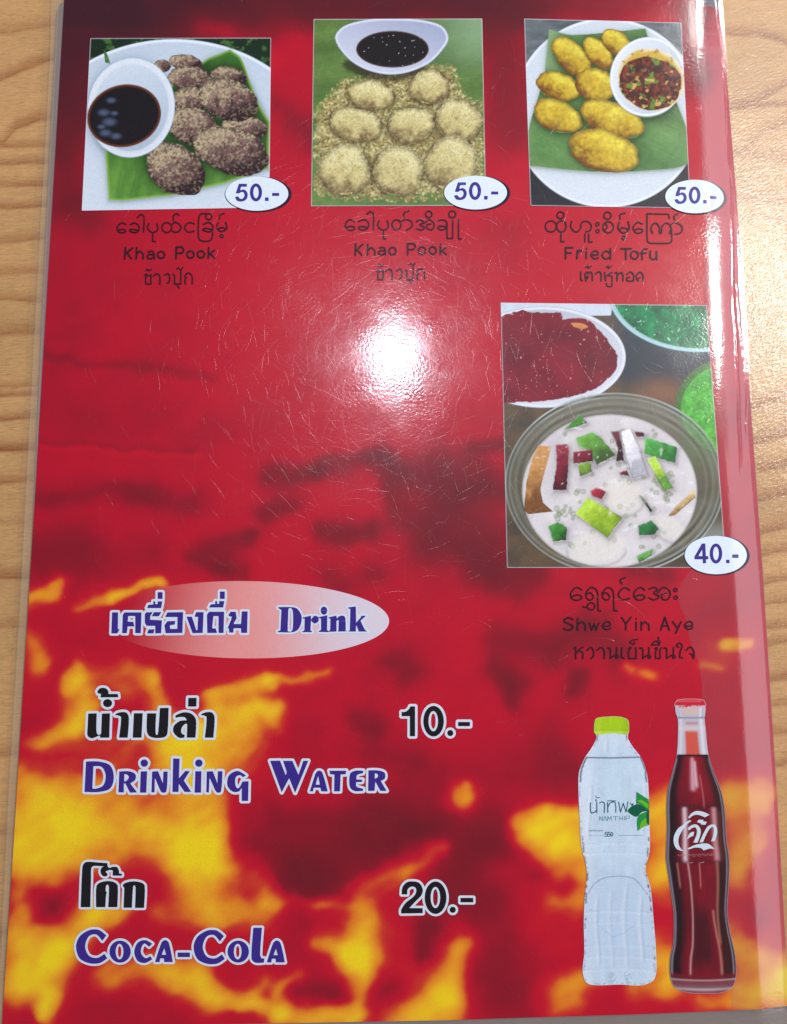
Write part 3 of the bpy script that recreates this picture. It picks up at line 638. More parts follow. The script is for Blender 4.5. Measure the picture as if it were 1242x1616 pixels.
DRINK = """p 118,112 240,112~ 300,125~ 345,190~ 345,260~ 315,330~ 260,358~ 112,358 112,350 140,340 150,140 118,122;h 222,125 245,122~ 262,160~ 262,310~ 248,350~ 212,350 212,300 218,140
p 358,215 440,195 440,235 470,200~ 505,205~ 515,245~ 485,272~ 455,262~ 440,240 435,340 450,350 450,358 355,358 355,350 375,340 378,225 358,225
p 515,210 600,192 597,335 612,350 612,358 515,356 515,348 538,335 538,225 515,220;d 567,147 32,40
p 612,212 690,195 692,225 720,200~ 765,200~ 778,235~ 780,345 800,350 698,352 708,345 712,240 690,245 690,352 605,355 628,335 630,225 612,222
p 803,115 880,105 882,265 935,205 915,200 975,195 975,202 925,245 970,335~ 995,352 905,352 905,340 885,290 880,300 880,352 800,352 820,340 825,130 803,125"""
NAMPLAO = """p 100,290 170,288 168,440~ 185,465~ 205,455 212,290 278,288 272,487 195,487 195,470~ 130,492~ 95,470~ 95,400;d 258,205 37,33;p 175,110~ 200,82~ 245,85~ 265,110~ 265,130 342,130 345,157 200,158 205,130 180,125
p 320,300~ 360,280~ 410,282~ 432,320~ 422,487 352,487 368,320~ 345,305;p 473,287 545,287 535,487 463,487;p 580,288 655,288 650,430~ 660,465~ 672,430~ 685,245 757,243 750,420~ 735,475~ 665,490~ 600,475~ 578,430~
p 812,325 815,305~ 880,280~ 940,290~ 980,340~ 975,487 905,487 908,375 890,375~ 862,410~ 862,450~ 888,465 885,487 840,487~ 795,440~ 800,390~ 850,350~ 905,345 890,322~ 850,318~;p 917,162 985,162 983,233 915,233
p 1020,300~ 1060,280~ 1110,282~ 1132,320~ 1122,487 1052,487 1066,320~ 1042,305"""
DRW = """p 70,52 160,52~ 240,80~ 265,160~ 240,240~ 160,265~ 60,265;h 122,85 180,90~ 208,150~ 190,220~ 135,243~ 115,240
p 303,122 370,120~ 415,140~ 415,180~ 380,205 428,268 378,270 345,205 335,205 335,268 297,268;h 338,140 360,145~ 370,165~ 348,190~ 338,190
p 453,122 498,120 492,270 448,270;d 478,63 26,26;p 528,268 533,122 575,120 608,205 612,122 642,122 632,262~ 605,270~ 590,255 552,165 550,268
p 680,30 725,32 718,265 675,265;p 797,120 765,118 712,180 718,205 760,265 807,265 755,185;p 835,120 878,120 875,270 830,270;d 860,63 26,26
p 912,268 915,122 958,120 990,205 993,120 1025,120 1015,262~ 990,270~ 975,255 935,165 930,268
p 1190,150 1130,118~ 1070,150~ 1060,220~ 1095,262~ 1140,262~ 1160,235 1160,328 1205,328 1208,190 1165,192 1155,215~ 1132,240~ 1115,210~ 1120,160~ 1150,148~ 1168,162"""
WAT = """p 92,60 180,58 232,190 240,160 207,60 290,60 345,185 388,60 432,60 315,345 262,215 195,340
p 445,332 495,175 520,148~ 555,160~ 605,332 548,332 540,300 480,300 475,332;h 520,195 535,272 498,272;p 620,148 770,148 765,180 720,182 715,332 662,332 665,182 628,180
p 922,148 850,148~ 805,175~ 802,290~ 840,328~ 920,328 920,308 870,295~ 858,285 858,250 910,248 915,228 860,226 865,190~ 885,178~ 920,170
p 968,145 1050,145~ 1110,165~ 1115,215~ 1078,240 1130,328 1075,328 1030,245 1022,328 965,328;h 1025,170 1050,180~ 1050,205~ 1025,220"""
KHOK = """p 155,812 175,300~ 190,215~ 240,178~ 400,186 530,195 530,240 430,238 340,235~ 305,262~ 300,400 290,812
p 440,270~ 480,240~ 530,230 550,260~ 600,248~ 660,250~ 690,300~ 692,340 732,345 730,372 602,370 605,300 570,290~ 535,300~ 505,315~ 530,345~ 520,375~ 470,378~ 435,330~
p 370,812 375,520~ 420,470~ 540,445~ 640,470~ 675,520~ 668,812 540,812 550,530~ 530,495~ 508,525~ 505,585 520,600 510,650 500,812
p 755,820 765,545 745,500~ 800,465~ 900,450~ 1010,470~ 1052,515~ 1042,822 915,822 922,540~ 905,505~ 888,540~ 872,820"""
CC = """p 200,90 160,60~ 110,60~ 55,95~ 35,150~ 55,215~ 110,242~ 165,240~ 205,215 190,190 150,212~ 105,200~ 85,150~ 105,95~ 145,85~ 178,120
d 275,178 58,60;D 272,178 21,42;p 450,135 410,115~ 370,130~ 352,180~ 370,228~ 410,240~ 450,220 440,203 412,213~ 388,180~ 405,135~ 432,152
p 465,235 500,130~ 520,115~ 540,130~ 562,235 515,235 513,215 493,215 490,235;h 515,160 525,195 502,195;p 588,183 655,183 655,208 588,208
p 840,93 800,63~ 750,63~ 695,98~ 675,153~ 695,218~ 750,245~ 805,243~ 845,218 830,193 790,215~ 745,203~ 725,153~ 745,98~ 785,88~ 818,123
d 918,178 58,60;D 915,178 21,42;p 1000,48 1047,48 1037,195~ 1045,215 1060,215 1058,238 1010,238~ 990,215~
p 1073,237 1108,132~ 1128,117~ 1148,132~ 1172,237 1123,237 1121,217 1101,217 1098,237;h 1123,162 1133,197 1110,197"""
TEN = "p 228,122 290,122 290,512 222,512 222,250 115,250 115,195 170,190~ 215,150~;d 532,315 134,200;D 528,315 62,132;d 750,470 40,40;p 852,325 1007,325 1007,380 852,380"
TWENTY = "p 115,342 125,250~ 180,185~ 250,172~ 340,190~ 390,270~ 375,350~ 300,430~ 215,520 390,522 390,587 108,592 110,540~ 170,450~ 270,370~ 305,310~ 295,255~ 245,240~ 195,275~ 188,342;d 558,385 142,212;D 556,382 62,138;d 782,543 40,40;p 883,387 1050,387 1050,445 883,445"
# heading oval: peach fading to pale lilac
X, Y = grid(150, 905, 625, 1050, 1.5)
F = ell(X, Y, 386, 978, 228, 61, .6)
C = page_color(X, Y); C = mixc(C, lin((232, 150, 148)), ss(185, 400, X+.25*(Y-978))); C = mixc(C, lin((218, 208, 222)), ss(380, 590, X))
oval = field_mesh('heading_oval', X, Y, F, M_PRINT, 2, C, menu, label='pink to pale lilac oval behind the drink heading')
lettering('thai_heading', prims(IN_HEAD, 160, 920, 5.175), INDIGO, 5, outline=3.6, omat=WHITE, label='indigo Thai heading with white outline on the oval')
lettering('drink_heading', prims(DRINK, 420, 940, 6.21), INDIGO, 5, outline=3.0, omat=WHITE, label='indigo serif heading reading Drink')
lettering('thai_drink_name', prims(NAMPLAO, 120, 1070, 5.175), BLACK, 5, outline=3.9, omat=WHITE, label='black Thai drink name with white outline, upper one')
lettering('drink_name', prims(DRW, 120, 1190, 4.436), INDIGO, 5, outline=3.9, omat=WHITE, label='indigo lettering reading DRINKING')
lettering('drink_name', prims(WAT, 410, 1190, 5.645), INDIGO, 5, outline=3.7, omat=WHITE, label='indigo lettering reading WATER')
lettering('thai_drink_name', prims(KHOK, 110, 1340, 8.87), BLACK, 5, outline=3.5, omat=WHITE, label='black Thai drink name with white outline, lower one')
lettering('drink_name', prims(CC, 110, 1450, 3.45), INDIGO, 5, outline=3.5, omat=WHITE, label='indigo lettering of the cola drink name')
lettering('drink_price', prims(TEN, 620, 1100, 8.28), BLACK, 5, outline=3.9, omat=WHITE, label='black price 10.- with white outline')
lettering('drink_price', prims(TWENTY, 620, 1370, 8.28), BLACK, 5, outline=3.7, omat=WHITE, label='black price 20.- with white outline')

# price badges
FIFTY = "p 286,219 412,222 410,262 318,262 308,325~ 350,312~ 400,335~ 425,400~ 400,470~ 330,503~ 255,490~ 222,437 268,428~ 300,462~ 345,462~ 378,410~ 360,355~ 320,350~ 285,372 236,368;d 562,358 96,143;D 562,358 47,98;p 712,442 765,442 765,495 712,495;p 828,370 938,370 938,412 828,412"
FORTY = "p 385,240 435,240 445,445 485,448 485,492 447,492 447,557 400,557 400,492 268,492 262,455;h 390,325 395,445 322,445;d 612,400 99,160;D 612,400 50,113;p 780,505 830,505 830,555 780,555;p 882,418 982,418 982,468 882,468"
for n_, (cx, cy, rx, ry, src, x0, y0, k, lb) in enumerate([
        (405.6, 306.5, 49.6, 26.9, FIFTY, 350, 270, 1, 'white oval price badge on the first dish photo'),
        (750.4, 304.7, 49.5, 26.6, FIFTY, 695.2, 267.6, 1, 'white oval price badge on the second dish photo'),
        (1096.5, 310.7, 46.9, 26.4, FIFTY, 1043.6, 275.5, .96, 'white oval price badge on the third dish photo'),
        (1129.6, 876.1, 49.6, 30.2, FORTY, 1070, 835, 1, 'white oval price badge on the fourth dish photo')]):
    X, Y = grid(cx-rx-5, cy-ry-5, cx+rx+9, cy+ry+6, 1.1)
    Fw = ell(X, Y, cx, cy, rx, ry); Fd = ell(X, Y, cx+2.0, cy+.6, rx+3.1, ry+.9)
    b = field_mesh('price_badge', X, Y, Fw, BADGE, 9, None, menu, label=lb)
    field_mesh('badge_rim', X, Y, np.minimum(Fd, .6-Fw), SHADOWINK, 8, None, b)
    lettering('price', prims(src, x0, y0, 10.35, k=k), BADGEINK, 10, parent=b, grow=.3, label='violet price 40.-' if n_ == 3 else None)

# ------------------------------------------------------------------ printed dish photographs
def speck(X, Y, sc, s):
    a = vn((X*.82+Y*.57)/sc, (-X*.57+Y*.82)/sc, s); b = vn((X*.35-Y*.94)/sc*1.3, (X*.94+Y*.35)/sc*1.3, s+50)
    return np.clip(.5+((a-.5)+(b-.5))*.72, 0, 1)
def dish_photo(quad, org, items, bg, label, step=1.15):
    """items: (part name, field, painter, keep_as_part) painted one over the other; each becomes a flat piece of the print"""
    xs_ = [p[0] for p in quad]; ys_ = [p[1] for p in quad]
    X, Y = grid(min(xs_)-2, min(ys_)-2, max(xs_)+2, max(ys_)+2, step)
    x0, y0, sc = org; ZX, ZY = (X-x0)*sc, (Y-y0)*sc
    Q = polyf(X, Y, quad)
    C = bg(ZX, ZY); fields = []
    for nm, ff, paint in items:
        F = ff(ZX, ZY)/sc
        P = paint(C, ZX, ZY, F*sc)
        m = ss(-.6, .6, F)[..., None]
        C = C*(1-m)+P*m; fields.append(F)
    # print softness and a cool white edge
    C = np.clip(C, 0, 1)
    C = C*(1+.10*(speck(X, Y, 1.6, 77)-.5))[..., None]
    C = mixc(C, lin((226, 214, 226)), .75*(1-ss(0, 1.6, Q)))
    above = np.full(X.shape, -1e9); meshes = []
    for (nm, ff, paint), F in list(zip(items, fields))[::-1]:
        if nm is None: continue
        meshes.append((nm, np.minimum.reduce([F, -above, Q]))); above = np.maximum(above, F)
    base = field_mesh('dish_photo', X, Y, Q, M_PRINT, 5, C, menu, label=label)
    for nm, V in meshes[::-1]:
        if nm: field_mesh(nm, X, Y, V, M_PRINT, 6, C, base)
    return base
def flat(col, nz=.08, sc=30, s=1, edge=None, ew=20, ea=.3):
    def f(C, X, Y, F):
        c = lin(col)*np.ones(X.shape+(3,))*(1+nz*fbm(X, Y, sc, s))[..., None]
        if edge is not None: c = mixc(c, lin(edge), ea*(1-ss(0, ew, F)))
        return c
    return f
def E(*a): return lambda X, Y: ell(X, Y, *a)
def Wb(*a, **k): return lambda X, Y: wob(X, Y, *a, **k)
def PL(s):
    P, sm = parse(s.split()); q = smooth_pts(P, sm, True)
    return lambda X, Y: polyf(X, Y, q)
def PLn(s, amp=6, sc=14, sd=1):
    f = PL(s); return lambda X, Y: f(X, Y)+amp*fbm(X, Y, sc, sd)
def leaf(c1, c2, ang, s, per=26):
    a = math.radians(ang)
    def f(C, X, Y, F):
        u = X*math.cos(a)+Y*math.sin(a); v = -X*math.sin(a)+Y*math.cos(a)
        c = lin(c1)*np.ones(X.shape+(3,))
        c = mixc(c, lin(c2), .5+.5*fbm(u, v*.3, 70, s)+.25*fbm(X, Y, 22, s+3))
        c = c*(1+.10*np.sin(u/per*6.28+2*fbm(X, Y, 90, s+1))+.12*fbm(u*2.2, v*.12, 12, s+6))[..., None]
        return c*(1+.10*fbm(X, Y, 5, s+2))[..., None]
    return f
def lump(cx, cy, rx, ry, ang, hi, mid, lo, s, grain=.3, gs=7, seeds=None, seed_amt=.5, lx=-.35, ly=-.6, dk=.55):
    """fried or coated piece: lighter towards one side, darker rim, coarse coating"""
    def f(C, X, Y, F):
        nx = (X-cx)/rx; ny = (Y-cy)/ry
        l = np.clip(.55+(nx*lx+ny*ly)*.95+.35*fbm(X, Y, 38, s)+.12*fbm(X, Y, 12, s+9), 0, 1)
        c = mixc(lin(lo)*np.ones(X.shape+(3,)), lin(mid), ss(0, .5, l)); c = mixc(c, lin(hi), ss(.5, 1, l))
        c = mixc(c, lin(lo)*.6, .75*(1-ss(0, min(rx, ry)*.30, F+4*fbm(X, Y, 15, s+5))))
        g = speck(X, Y, gs, s+2)
        c = c*(1+grain*(g-.5)*2)[..., None]
        if seeds is not None:
            q = ss(.55, .75, speck(X*1.0, Y*1.25, gs*1.15, s+3))*seed_amt*(.35+.65*ss(.2, .8, l)); c = mixc(c, lin(seeds), q)
            q = ss(.62, .8, speck(X*1.2, Y, gs, s+4))*.55; c = mixc(c, lin(lo)*.7, q*dk/.55)
        return c
    return f
def china(cx, cy, rx, ry, c0, c1, dx=-.5, dy=-.5):
    def f(C, X, Y, F):
        t = np.clip(.5+((X-cx)/rx*dx+(Y-cy)/ry*dy)*.7, 0, 1)
        c = mixc(lin(c1)*np.ones(X.shape+(3,)), lin(c0), t)
        c = mixc(c, lin(c0)*1.06, ss(0, 4, F)*(1-ss(8, 16, F)))
        return mixc(c, lin(c1)*.75, .7*(1-ss(0, 3.5, F)))
    return f
def shadow_of(ff, col, r, amt, inner):
    """tone of the printed picture round a thing"""
    def f(C): return C
    return f
def tone(C, F, col, wd, amt):
    return mixc(C, lin(col), amt*np.exp(-np.clip(-F, 0, None)/wd)*(F < 6))

# photo 1: mauve rice cakes with sesame, bowl of syrup
def bg1(X, Y):
    n = fbm(X, Y, 22, 201); return mixc(lin((22, 42, 26))*np.ones(X.shape+(3,)), lin((70, 112, 50)), ss(.05, .5, n))
D1 = [(760, 258, 72, 32, 8), (662, 272, 36, 26, 0), (935, 312, 75, 38, 10), (775, 322, 92, 48, 4), (770, 412, 68, 58, 0), (1000, 525, 92, 48, 5), (935, 410, 126, 82, 22),
      (788, 518, 108, 78, 14), (945, 620, 160, 92, 18), (716, 690, 132, 98, 34)]
def leaf1(C, X, Y, F):
    c = leaf((110, 162, 66), (68, 118, 46), 12, 205, 60)(C, X, Y, F)
    c = mixc(c, lin((44, 98, 34)), ss(760, 560, Y)*.6)
    for i, d in enumerate(D1): c = tone(c, ell(X, Y, *d), (22, 50, 20), 22, .75)
    return mixc(c, lin((160, 205, 90)), .6*(1-ss(0, 14, F)))
items = [('plate', E(712, 640, 600, 478), lambda C, X, Y, F: tone(tone(china(712, 640, 600, 478, (226, 236, 248), (186, 202, 220), -.1, .4)(C, X, Y, F), PL('430,600 445,818 500,822 700,800 920,750 1097,690 1102,500 1020,330 940,205 850,240 700,350 600,560')(X, Y-5), (120, 140, 140), 10, .6), ell(X, Y-10, 537, 442, 178, 204, 8), (110, 126, 150), 16, .6)),
         ('banana_leaf', PL('430,600 445,818 500,822 700,800 920,750 1097,690 1102,500 1060,430~ 1020,330 985,240~ 940,205 850,240 700,350 600,560'), leaf1),
         ('leaf_tip', PL('425,205 440,225 452,262 430,258'), leaf((90, 140, 60), (50, 90, 40), 60, 3))]
for i, d in enumerate(D1):
    items.append(('rice_cake', Wb(*d, amp=.12, s=210+i), lump(*d, (172, 150, 126), (118, 88, 84), (54, 32, 38), 220+i, .30, 8, (200, 188, 148), .68)))
def bowl1(C, X, Y, F):
    c = china(540, 440, 185, 200, (214, 226, 240), (170, 188, 208), -.2, -.6)(C, X, Y, F)
    return mixc(c, lin((232, 238, 246)), .7*ss(6, 12, F)*(1-ss(22, 30, F)))
def syrup1(C, X, Y, F):
    c = lin((24, 18, 24))*np.ones(X.shape+(3,)); c = mixc(c, lin((122, 62, 26)), .8*(1-ss(2, 14, F)))
    for a, b, r in [(455, 412, 18), (425, 462, 22), (468, 465, 14), (448, 500, 26), (415, 520, 15), (432, 545, 22), (475, 558, 20)]:
        c = mixc(c, lin((88, 102, 130)), .75*np.exp(-(((X-a)/r)**2+((Y-b)/(r*.6))**2)**1.5))
    return c
items += [('sauce_bowl', E(537, 442, 178, 204, 8), bowl1), ('syrup', E(508, 475, 152, 127, -14), syrup1)]
dish_photo([(143, 61), (428, 60.5), (425, 328), (129.5, 333)], (0, 0, 2.5875), items, bg1, 'photo of mauve sesame rice cakes on a leaf with dark syrup')

# photo 2: pale rice cakes in crumbs
bg2 = lambda X, Y: mixc(leaf((108, 138, 70), (74, 106, 52), 80, 300, 160)(None, X, Y, None), lin((140, 172, 134)), .8*ss(650, 1000, X)*ss(420, 150, Y))
D2 = [(455, 470, 114, 68, 5), (735, 425, 96, 86, 0), (375, 610, 130, 82, 12), (645, 612, 116, 90, 0), (878, 592, 116, 102, 20), (325, 835, 124, 122, 0), (580, 842, 124, 118, 0), (842, 800, 124, 132, 18)]
CR = PLn('250,440~ 350,385~ 620,340~ 830,320~ 900,430~ 1000,520 1015,850 985,965 520,985~ 200,955~ 170,800 165,560~', 34, 30, 301)
def crumbs(C, X, Y, F):
    c = mixc(lin((166, 150, 92))*np.ones(X.shape+(3,)), lin((214, 208, 150)), ss(.4, .8, speck(X, Y*1.2, 11, 302)))
    c = mixc(c, lin((104, 82, 46)), .8*ss(.58, .8, speck(X, Y, 10, 303)))
    for d in D2: c = tone(c, ell(X, Y-5, *d), (70, 54, 30), 13, .75)
    return mixc(c, C, .85*(1-ss(8, 46, F))*ss(.3, .6, speck(X, Y, 11, 304)))
def shade2(C, X, Y, F): return mixc(C, lin((50, 40, 26)), .85*ss(0, 30, F))
items = [('crumbs', CR, crumbs), (None, PLn('300,330~ 400,390~ 560,420~ 640,400~ 740,330~ 560,300~ 330,280~', 6, 20, 5), shade2)]
for i, d in enumerate(D2):
    items.append(('rice_cake', Wb(*d, amp=.20, s=310+i), lump(*d, (230, 220, 164), (206, 192, 130), (124, 102, 62), 320+i, .14, 8, (228, 222, 170), .5, .15, -.5, .30)))
items += [('sauce_bowl', PL('275,190~ 320,130~ 440,98~ 560,92~ 700,100~ 800,130~ 832,190~ 800,250~ 740,310~ 640,355~ 540,368~ 430,345~ 340,290~'), china(555, 230, 280, 140, (208, 214, 232), (160, 168, 198), -.4, .5)),
          ('syrup', E(557, 244, 178, 90), lambda C, X, Y, F: mixc(mixc(lin((30, 24, 26))*np.ones(X.shape+(3,)), lin((96, 66, 46)), .7*(1-ss(1, 9, F))), lin((190, 190, 200)), .8*ss(.999, 1, speck(X, Y, 8, 330))))]
dish_photo([(495, 31), (761, 30), (767, 325), (491, 326)], (440, 0, 3.105), items, bg2, 'photo of pale rice cakes rolled in yellow crumbs')

# photo 3: fried tofu
def bg3(X, Y):
    c = mixc(lin((118, 126, 130))*np.ones(X.shape+(3,)), lin((66, 76, 80)), .5+.6*fbm(X, Y*3, 60, 400)); return mixc(c, lin((40, 40, 48)), ss(500, 700, Y))
D3 = [(327, 242, 100, 60, 48), (440, 226, 88, 46, 52), (516, 180, 68, 48, 40), (268, 366, 94, 60, 20), (428, 360, 92, 70, 20), (268, 492, 108, 68, 20), (497, 506, 142, 72, 22), (465, 642, 150, 92, 16)]
def leaf3(C, X, Y, F):
    c = leaf((118, 158, 92), (76, 122, 64), 115, 405, 200)(C, X, Y, F)
    c = mixc(c, lin((166, 196, 150)), .5*ss(500, 200, Y)*ss(330, 240, X)); c = tone(c, ell(X+4, Y-12, 651, 327, 160, 170, 20), (30, 52, 24), 26, .8)
    for d in D3: c = tone(c, ell(X, Y-6, *d), (34, 62, 24), 16, .7)
    return c
def plate3(C, X, Y, F):
    c = china(480, 470, 400, 410, (222, 230, 240), (196, 208, 222), -.2, .3)(C, X, Y, F)
    c = tone(c, PL('232,125 330,150~ 640,122 650,155 720,300 790,480~ 828,580 828,690~ 640,725~ 430,730~ 150,705 145,560~ 190,400 215,300')(X, Y-5), (120, 136, 120), 10, .6)
    d = abs(ell(X, Y, 490, 420, 395, 318)); return mixc(c, lin((168, 186, 200)), .5*np.exp(-(d/9)**2)*ss(600, 700, Y))
items = [('plate', E(478, 480, 402, 402), plate3),
         ('banana_leaf', PL('232,125 330,150~ 640,122 650,155 720,300 790,480~ 828,580 828,690~ 640,725~ 430,730~ 150,705 145,560~ 190,400 215,300'), leaf3)]
for i, d in enumerate(D3):
    items.append(('fried_tofu', Wb(*d, amp=.13, s=410+i), lump(*d, (222, 204, 70), (202, 170, 46), (126, 78, 24), 420+i, .2, 13, (222, 202, 96), .12, .45, -.5, .10)))
def bowl3(C, X, Y, F):
    c = china(652, 325, 160, 170, (226, 232, 242), (176, 190, 206), -.6, -.3)(C, X, Y, F)
    return c
def oil3(C, X, Y, F): return mixc(mixc(lin((226, 218, 190))*np.ones(X.shape+(3,)), lin((206, 172, 58)), ss(0, 22, F+12*fbm(X, Y, 30, 440))), lin((150, 74, 30)), .6*ss(.7, .85, speck(X, Y, 12, 441)))
def chili(C, X, Y, F):
    c = mixc(lin((72, 26, 20))*np.ones(X.shape+(3,)), lin((128, 48, 26)), ss(.3, .7, speck(X, Y, 14, 442)))
    c = mixc(c, lin((104, 140, 48)), .9*ss(.70, .80, speck(X, Y, 26, 443))); c = mixc(c, lin((206, 176, 96)), .9*ss(.74, .84, speck(X, Y*1.3, 20, 444))*ss(340, 420, Y+.2*X-60))
    return mixc(c, lin((34, 14, 14)), .7*ss(.62, .8, speck(X, Y, 12, 445)))
items += [('sauce_bowl', E(651, 327, 160, 170, 20), bowl3), ('yellow_oil', E(664, 338, 146, 132, 22), oil3), ('chili_sauce', Wb(662, 356, 132, 112, 12, amp=.08, s=450), chili)]
dish_photo([(827, 30), (1075, 36), (1090, 329), (837, 325)], (780, 0, 2.688), items, bg3, 'photo of yellow fried tofu pieces with chili sauce')

# photo 4: sweet coconut milk dessert
def bg4(X, Y):
    c = mixc(lin((112, 88, 64))*np.ones(X.shape+(3,)), lin((74, 66, 58)), .5+.6*fbm(X, Y, 60, 500))
    c = mixc(c, lin((54, 62, 72)), ss(480, 600, X)*ss(430, 330, Y)); c = mixc(c, lin((150, 96, 66)), .6*np.exp(-(((X-730)/90)**2+((Y-410)/60)**2)))
    c = mixc(c, lin((92, 120, 62)), ss(780, 840, X)*ss(560, 640, Y)*ss(760, 650, Y)); return mixc(c, lin((136, 138, 128)), ss(900, 1000, Y)*ss(850, 900, X))
def jelly(c1, c2, s, sp=(214, 226, 226), th=.93, mt_=.5):
    def f(C, X, Y, F):
        c = mixc(lin(c1)*np.ones(X.shape+(3,)), lin(c2), .5+.7*fbm(X, Y, 30 if mt_ > .3 else 90, s, 2)); c = c*(1+mt_*(speck(X, Y, 12, s+1)-.5)+mt_*.5*fbm(X, Y, 40, s+4))[..., None]
        return mixc(c, lin(sp), .85*ss(th+.04, th+.06, speck(X, Y*.9, 9, s+2)))
    return f
def glass(C, X, Y, F):
    c = mixc(lin((120, 124, 112))*np.ones(X.shape+(3,)), lin((92, 88, 72)), .5+.7*fbm(X, Y, 80, 510))
    c = mixc(c, lin((148, 148, 136)), ss(700, 400, Y)*.5); c = mixc(c, lin((132, 112, 80)), .6*ss(900, 1100, Y)*ss(500, 250, X))
    c = mixc(c, C, .38)
    for off, wd, col, a in [(3, 4, (196, 208, 206), .9), (11, 4, (44, 50, 48), .8), (20, 4, (178, 188, 184), .6), (44, 7, (150, 154, 140), .6), (58, 5, (60, 58, 48), .6), (72, 5, (170, 172, 160), .4)]:
        c = mixc(c, lin(col), a*np.exp(-((F-off)/wd)**2)*(.4+.6*ss(-.2, .4, fbm(X, Y, 160, 511))))
    return c
def milk(C, X, Y, F):
    c = lin((230, 226, 226))*np.ones(X.shape+(3,)); c = mixc(c, lin((204, 197, 204)), .5+.6*fbm(X, Y, 60, 520))
    c = mixc(c, lin((228, 222, 214)), .6*np.exp(-(((X-560)/110)**2+((Y-830)/90)**2))); c = mixc(c, lin((226, 224, 224)), .7*np.exp(-(((X-480)/150)**2+((Y-1060)/80)**2)))
    for k in range(105):
        a = 420*_h(np.array(k), np.array(1), 5)+330; b = 480*_h(np.array(k), np.array(2), 5)+560; r = 5+6*_h(np.array(k), np.array(3), 5)
        if k > 55: a, b = 690+90*_h(np.array(k), np.array(4), 5), 740+120*_h(np.array(k), np.array(5), 5)
        if k > 80: a, b = 300+80*_h(np.array(k), np.array(4), 5), 860+90*_h(np.array(k), np.array(5), 5)
        if k > 95: a, b = 500+60*_h(np.array(k), np.array(4), 5), 590+130*_h(np.array(k), np.array(5), 5)
        d = np.sqrt((X-a)**2+(Y-b)**2); c = mixc(c, lin((120, 134, 104)), .6*np.exp(-((d-r*.8)/3.5)**2)); c = mixc(c, lin((176, 184, 150)), .5*np.exp(-(d/(r*.6))**2))
    for a, b, rx, ry, g in [(570, 830, 95, 75, 20), (470, 1040, 120, 80, -10), (760, 960, 90, 50, 30), (430, 640, 80, 30, -20), (650, 620, 60, 30, 10)]:
        q = wob(X, Y, a, b, rx, ry, g, amp=.15, s=int(a)); c = mixc(c, lin((234, 228, 218)), .55*ss(-4, 26, q)); c = mixc(c, lin((166, 158, 160)), .5*np.exp(-((q+5)/6)**2)*ss(b-20, b+30, Y))
    for f in CHUNKS:
        q = f(X-6, Y-9); c = mixc(c, lin((134, 128, 132)), .6*np.exp(-np.clip(-q, 0, None)/9)*(q < 8))
    c = mixc(c, lin((238, 240, 244)), .5*ss(.86, .96, speck(X*.5, Y*1.2, 22, 590)))
    c = mixc(c, lin((150, 148, 140)), .7*(1-ss(0, 10, F))); return c
CHUNKS = []
def chunk(c1, c2, s, edge=None):
    def f(C, X, Y, F):
        ins = F > 0; cx = X[ins].mean() if ins.any() else 0; cy = Y[ins].mean() if ins.any() else 0
        wd = max(F.max(), 6)
        l = np.clip(.5+((X-cx)*-.5+(Y-cy)*-.8)/(wd*3.2)+.4*fbm(X, Y, 24, s), 0, 1)
        c = mixc(lin(c2)*.8*np.ones(X.shape+(3,)), lin(c1), ss(0, .6, l)); c = mixc(c, np.minimum(lin(c1)*1.5+.03, 1), .7*ss(.65, 1, l))
        c = c*(1+.25*(speck(X, Y, 9, s)-.5))[..., None]
        c = mixc(c, lin((222, 226, 220)), .45*ss(.93, .99, speck(X*.8, Y, 13, s+7)))
        c = mixc(c, lin(c2)*.35, .8*(1-ss(0, 6, F))*ss(.75, .25, l)); return mixc(c, lin((206, 206, 210)), .45*(1-ss(0, 5, F))*ss(.4, .8, l))
    return f
G1, G2, LM1, LM2, R1, R2 = (72, 142, 52), (36, 96, 40), (166, 200, 52), (136, 176, 40), (130, 26, 50), (88, 18, 36)
items = [('white_cloth', PL('70,40 535,40 525,98 110,108 70,110'), flat((206, 216, 232))),
         ('jelly_bowl', E(250, 268, 336, 206), china(250, 268, 336, 206, (222, 226, 238), (178, 184, 196), .2, .5)),
         ('red_jelly', PLn('70,105 165,75 190,85 320,88 330,115 400,108 440,120 500,180 555,265 540,330~ 450,400~ 300,440~ 80,455~ 60,450', 5, 16, 530), jelly((140, 24, 46), (104, 16, 36), 531, (226, 170, 150), .945, .06)),
         ('orange_glint', Wb(398, 140, 34, 11, 10, amp=.2, s=4), flat((206, 132, 76), .3, 8)),
         ('green_bowl', E(885, 0, 372, 248), china(885, 0, 372, 248, (168, 206, 214), (120, 160, 160), 0, .5)),
         ('green_jelly', E(888, -8, 358, 240), jelly((16, 142, 86), (10, 92, 64), 540, (150, 220, 190), .9)),
         ('side_bowl', E(1000, 470, 214, 196), flat((70, 110, 52), .2, 20)),
         ('light_green_jelly', E(1010, 480, 200, 184), jelly((92, 190, 60), (52, 150, 44), 550, (160, 220, 130), .9)),
         ('glass_bowl', E(540, 782, 446, 370), glass),
         ('coconut_milk', E(520, 812, 356, 312), milk),
         ('bread_piece', PL('172,890 182,770 205,680~ 232,625 285,630 262,720~ 240,800~ 250,860 290,895 190,906'), chunk((180, 128, 70), (140, 88, 44), 560)),
         ('bread_piece', PL('758,915 790,872 865,803 868,838 785,910'), chunk((206, 176, 120), (170, 122, 62), 561))]
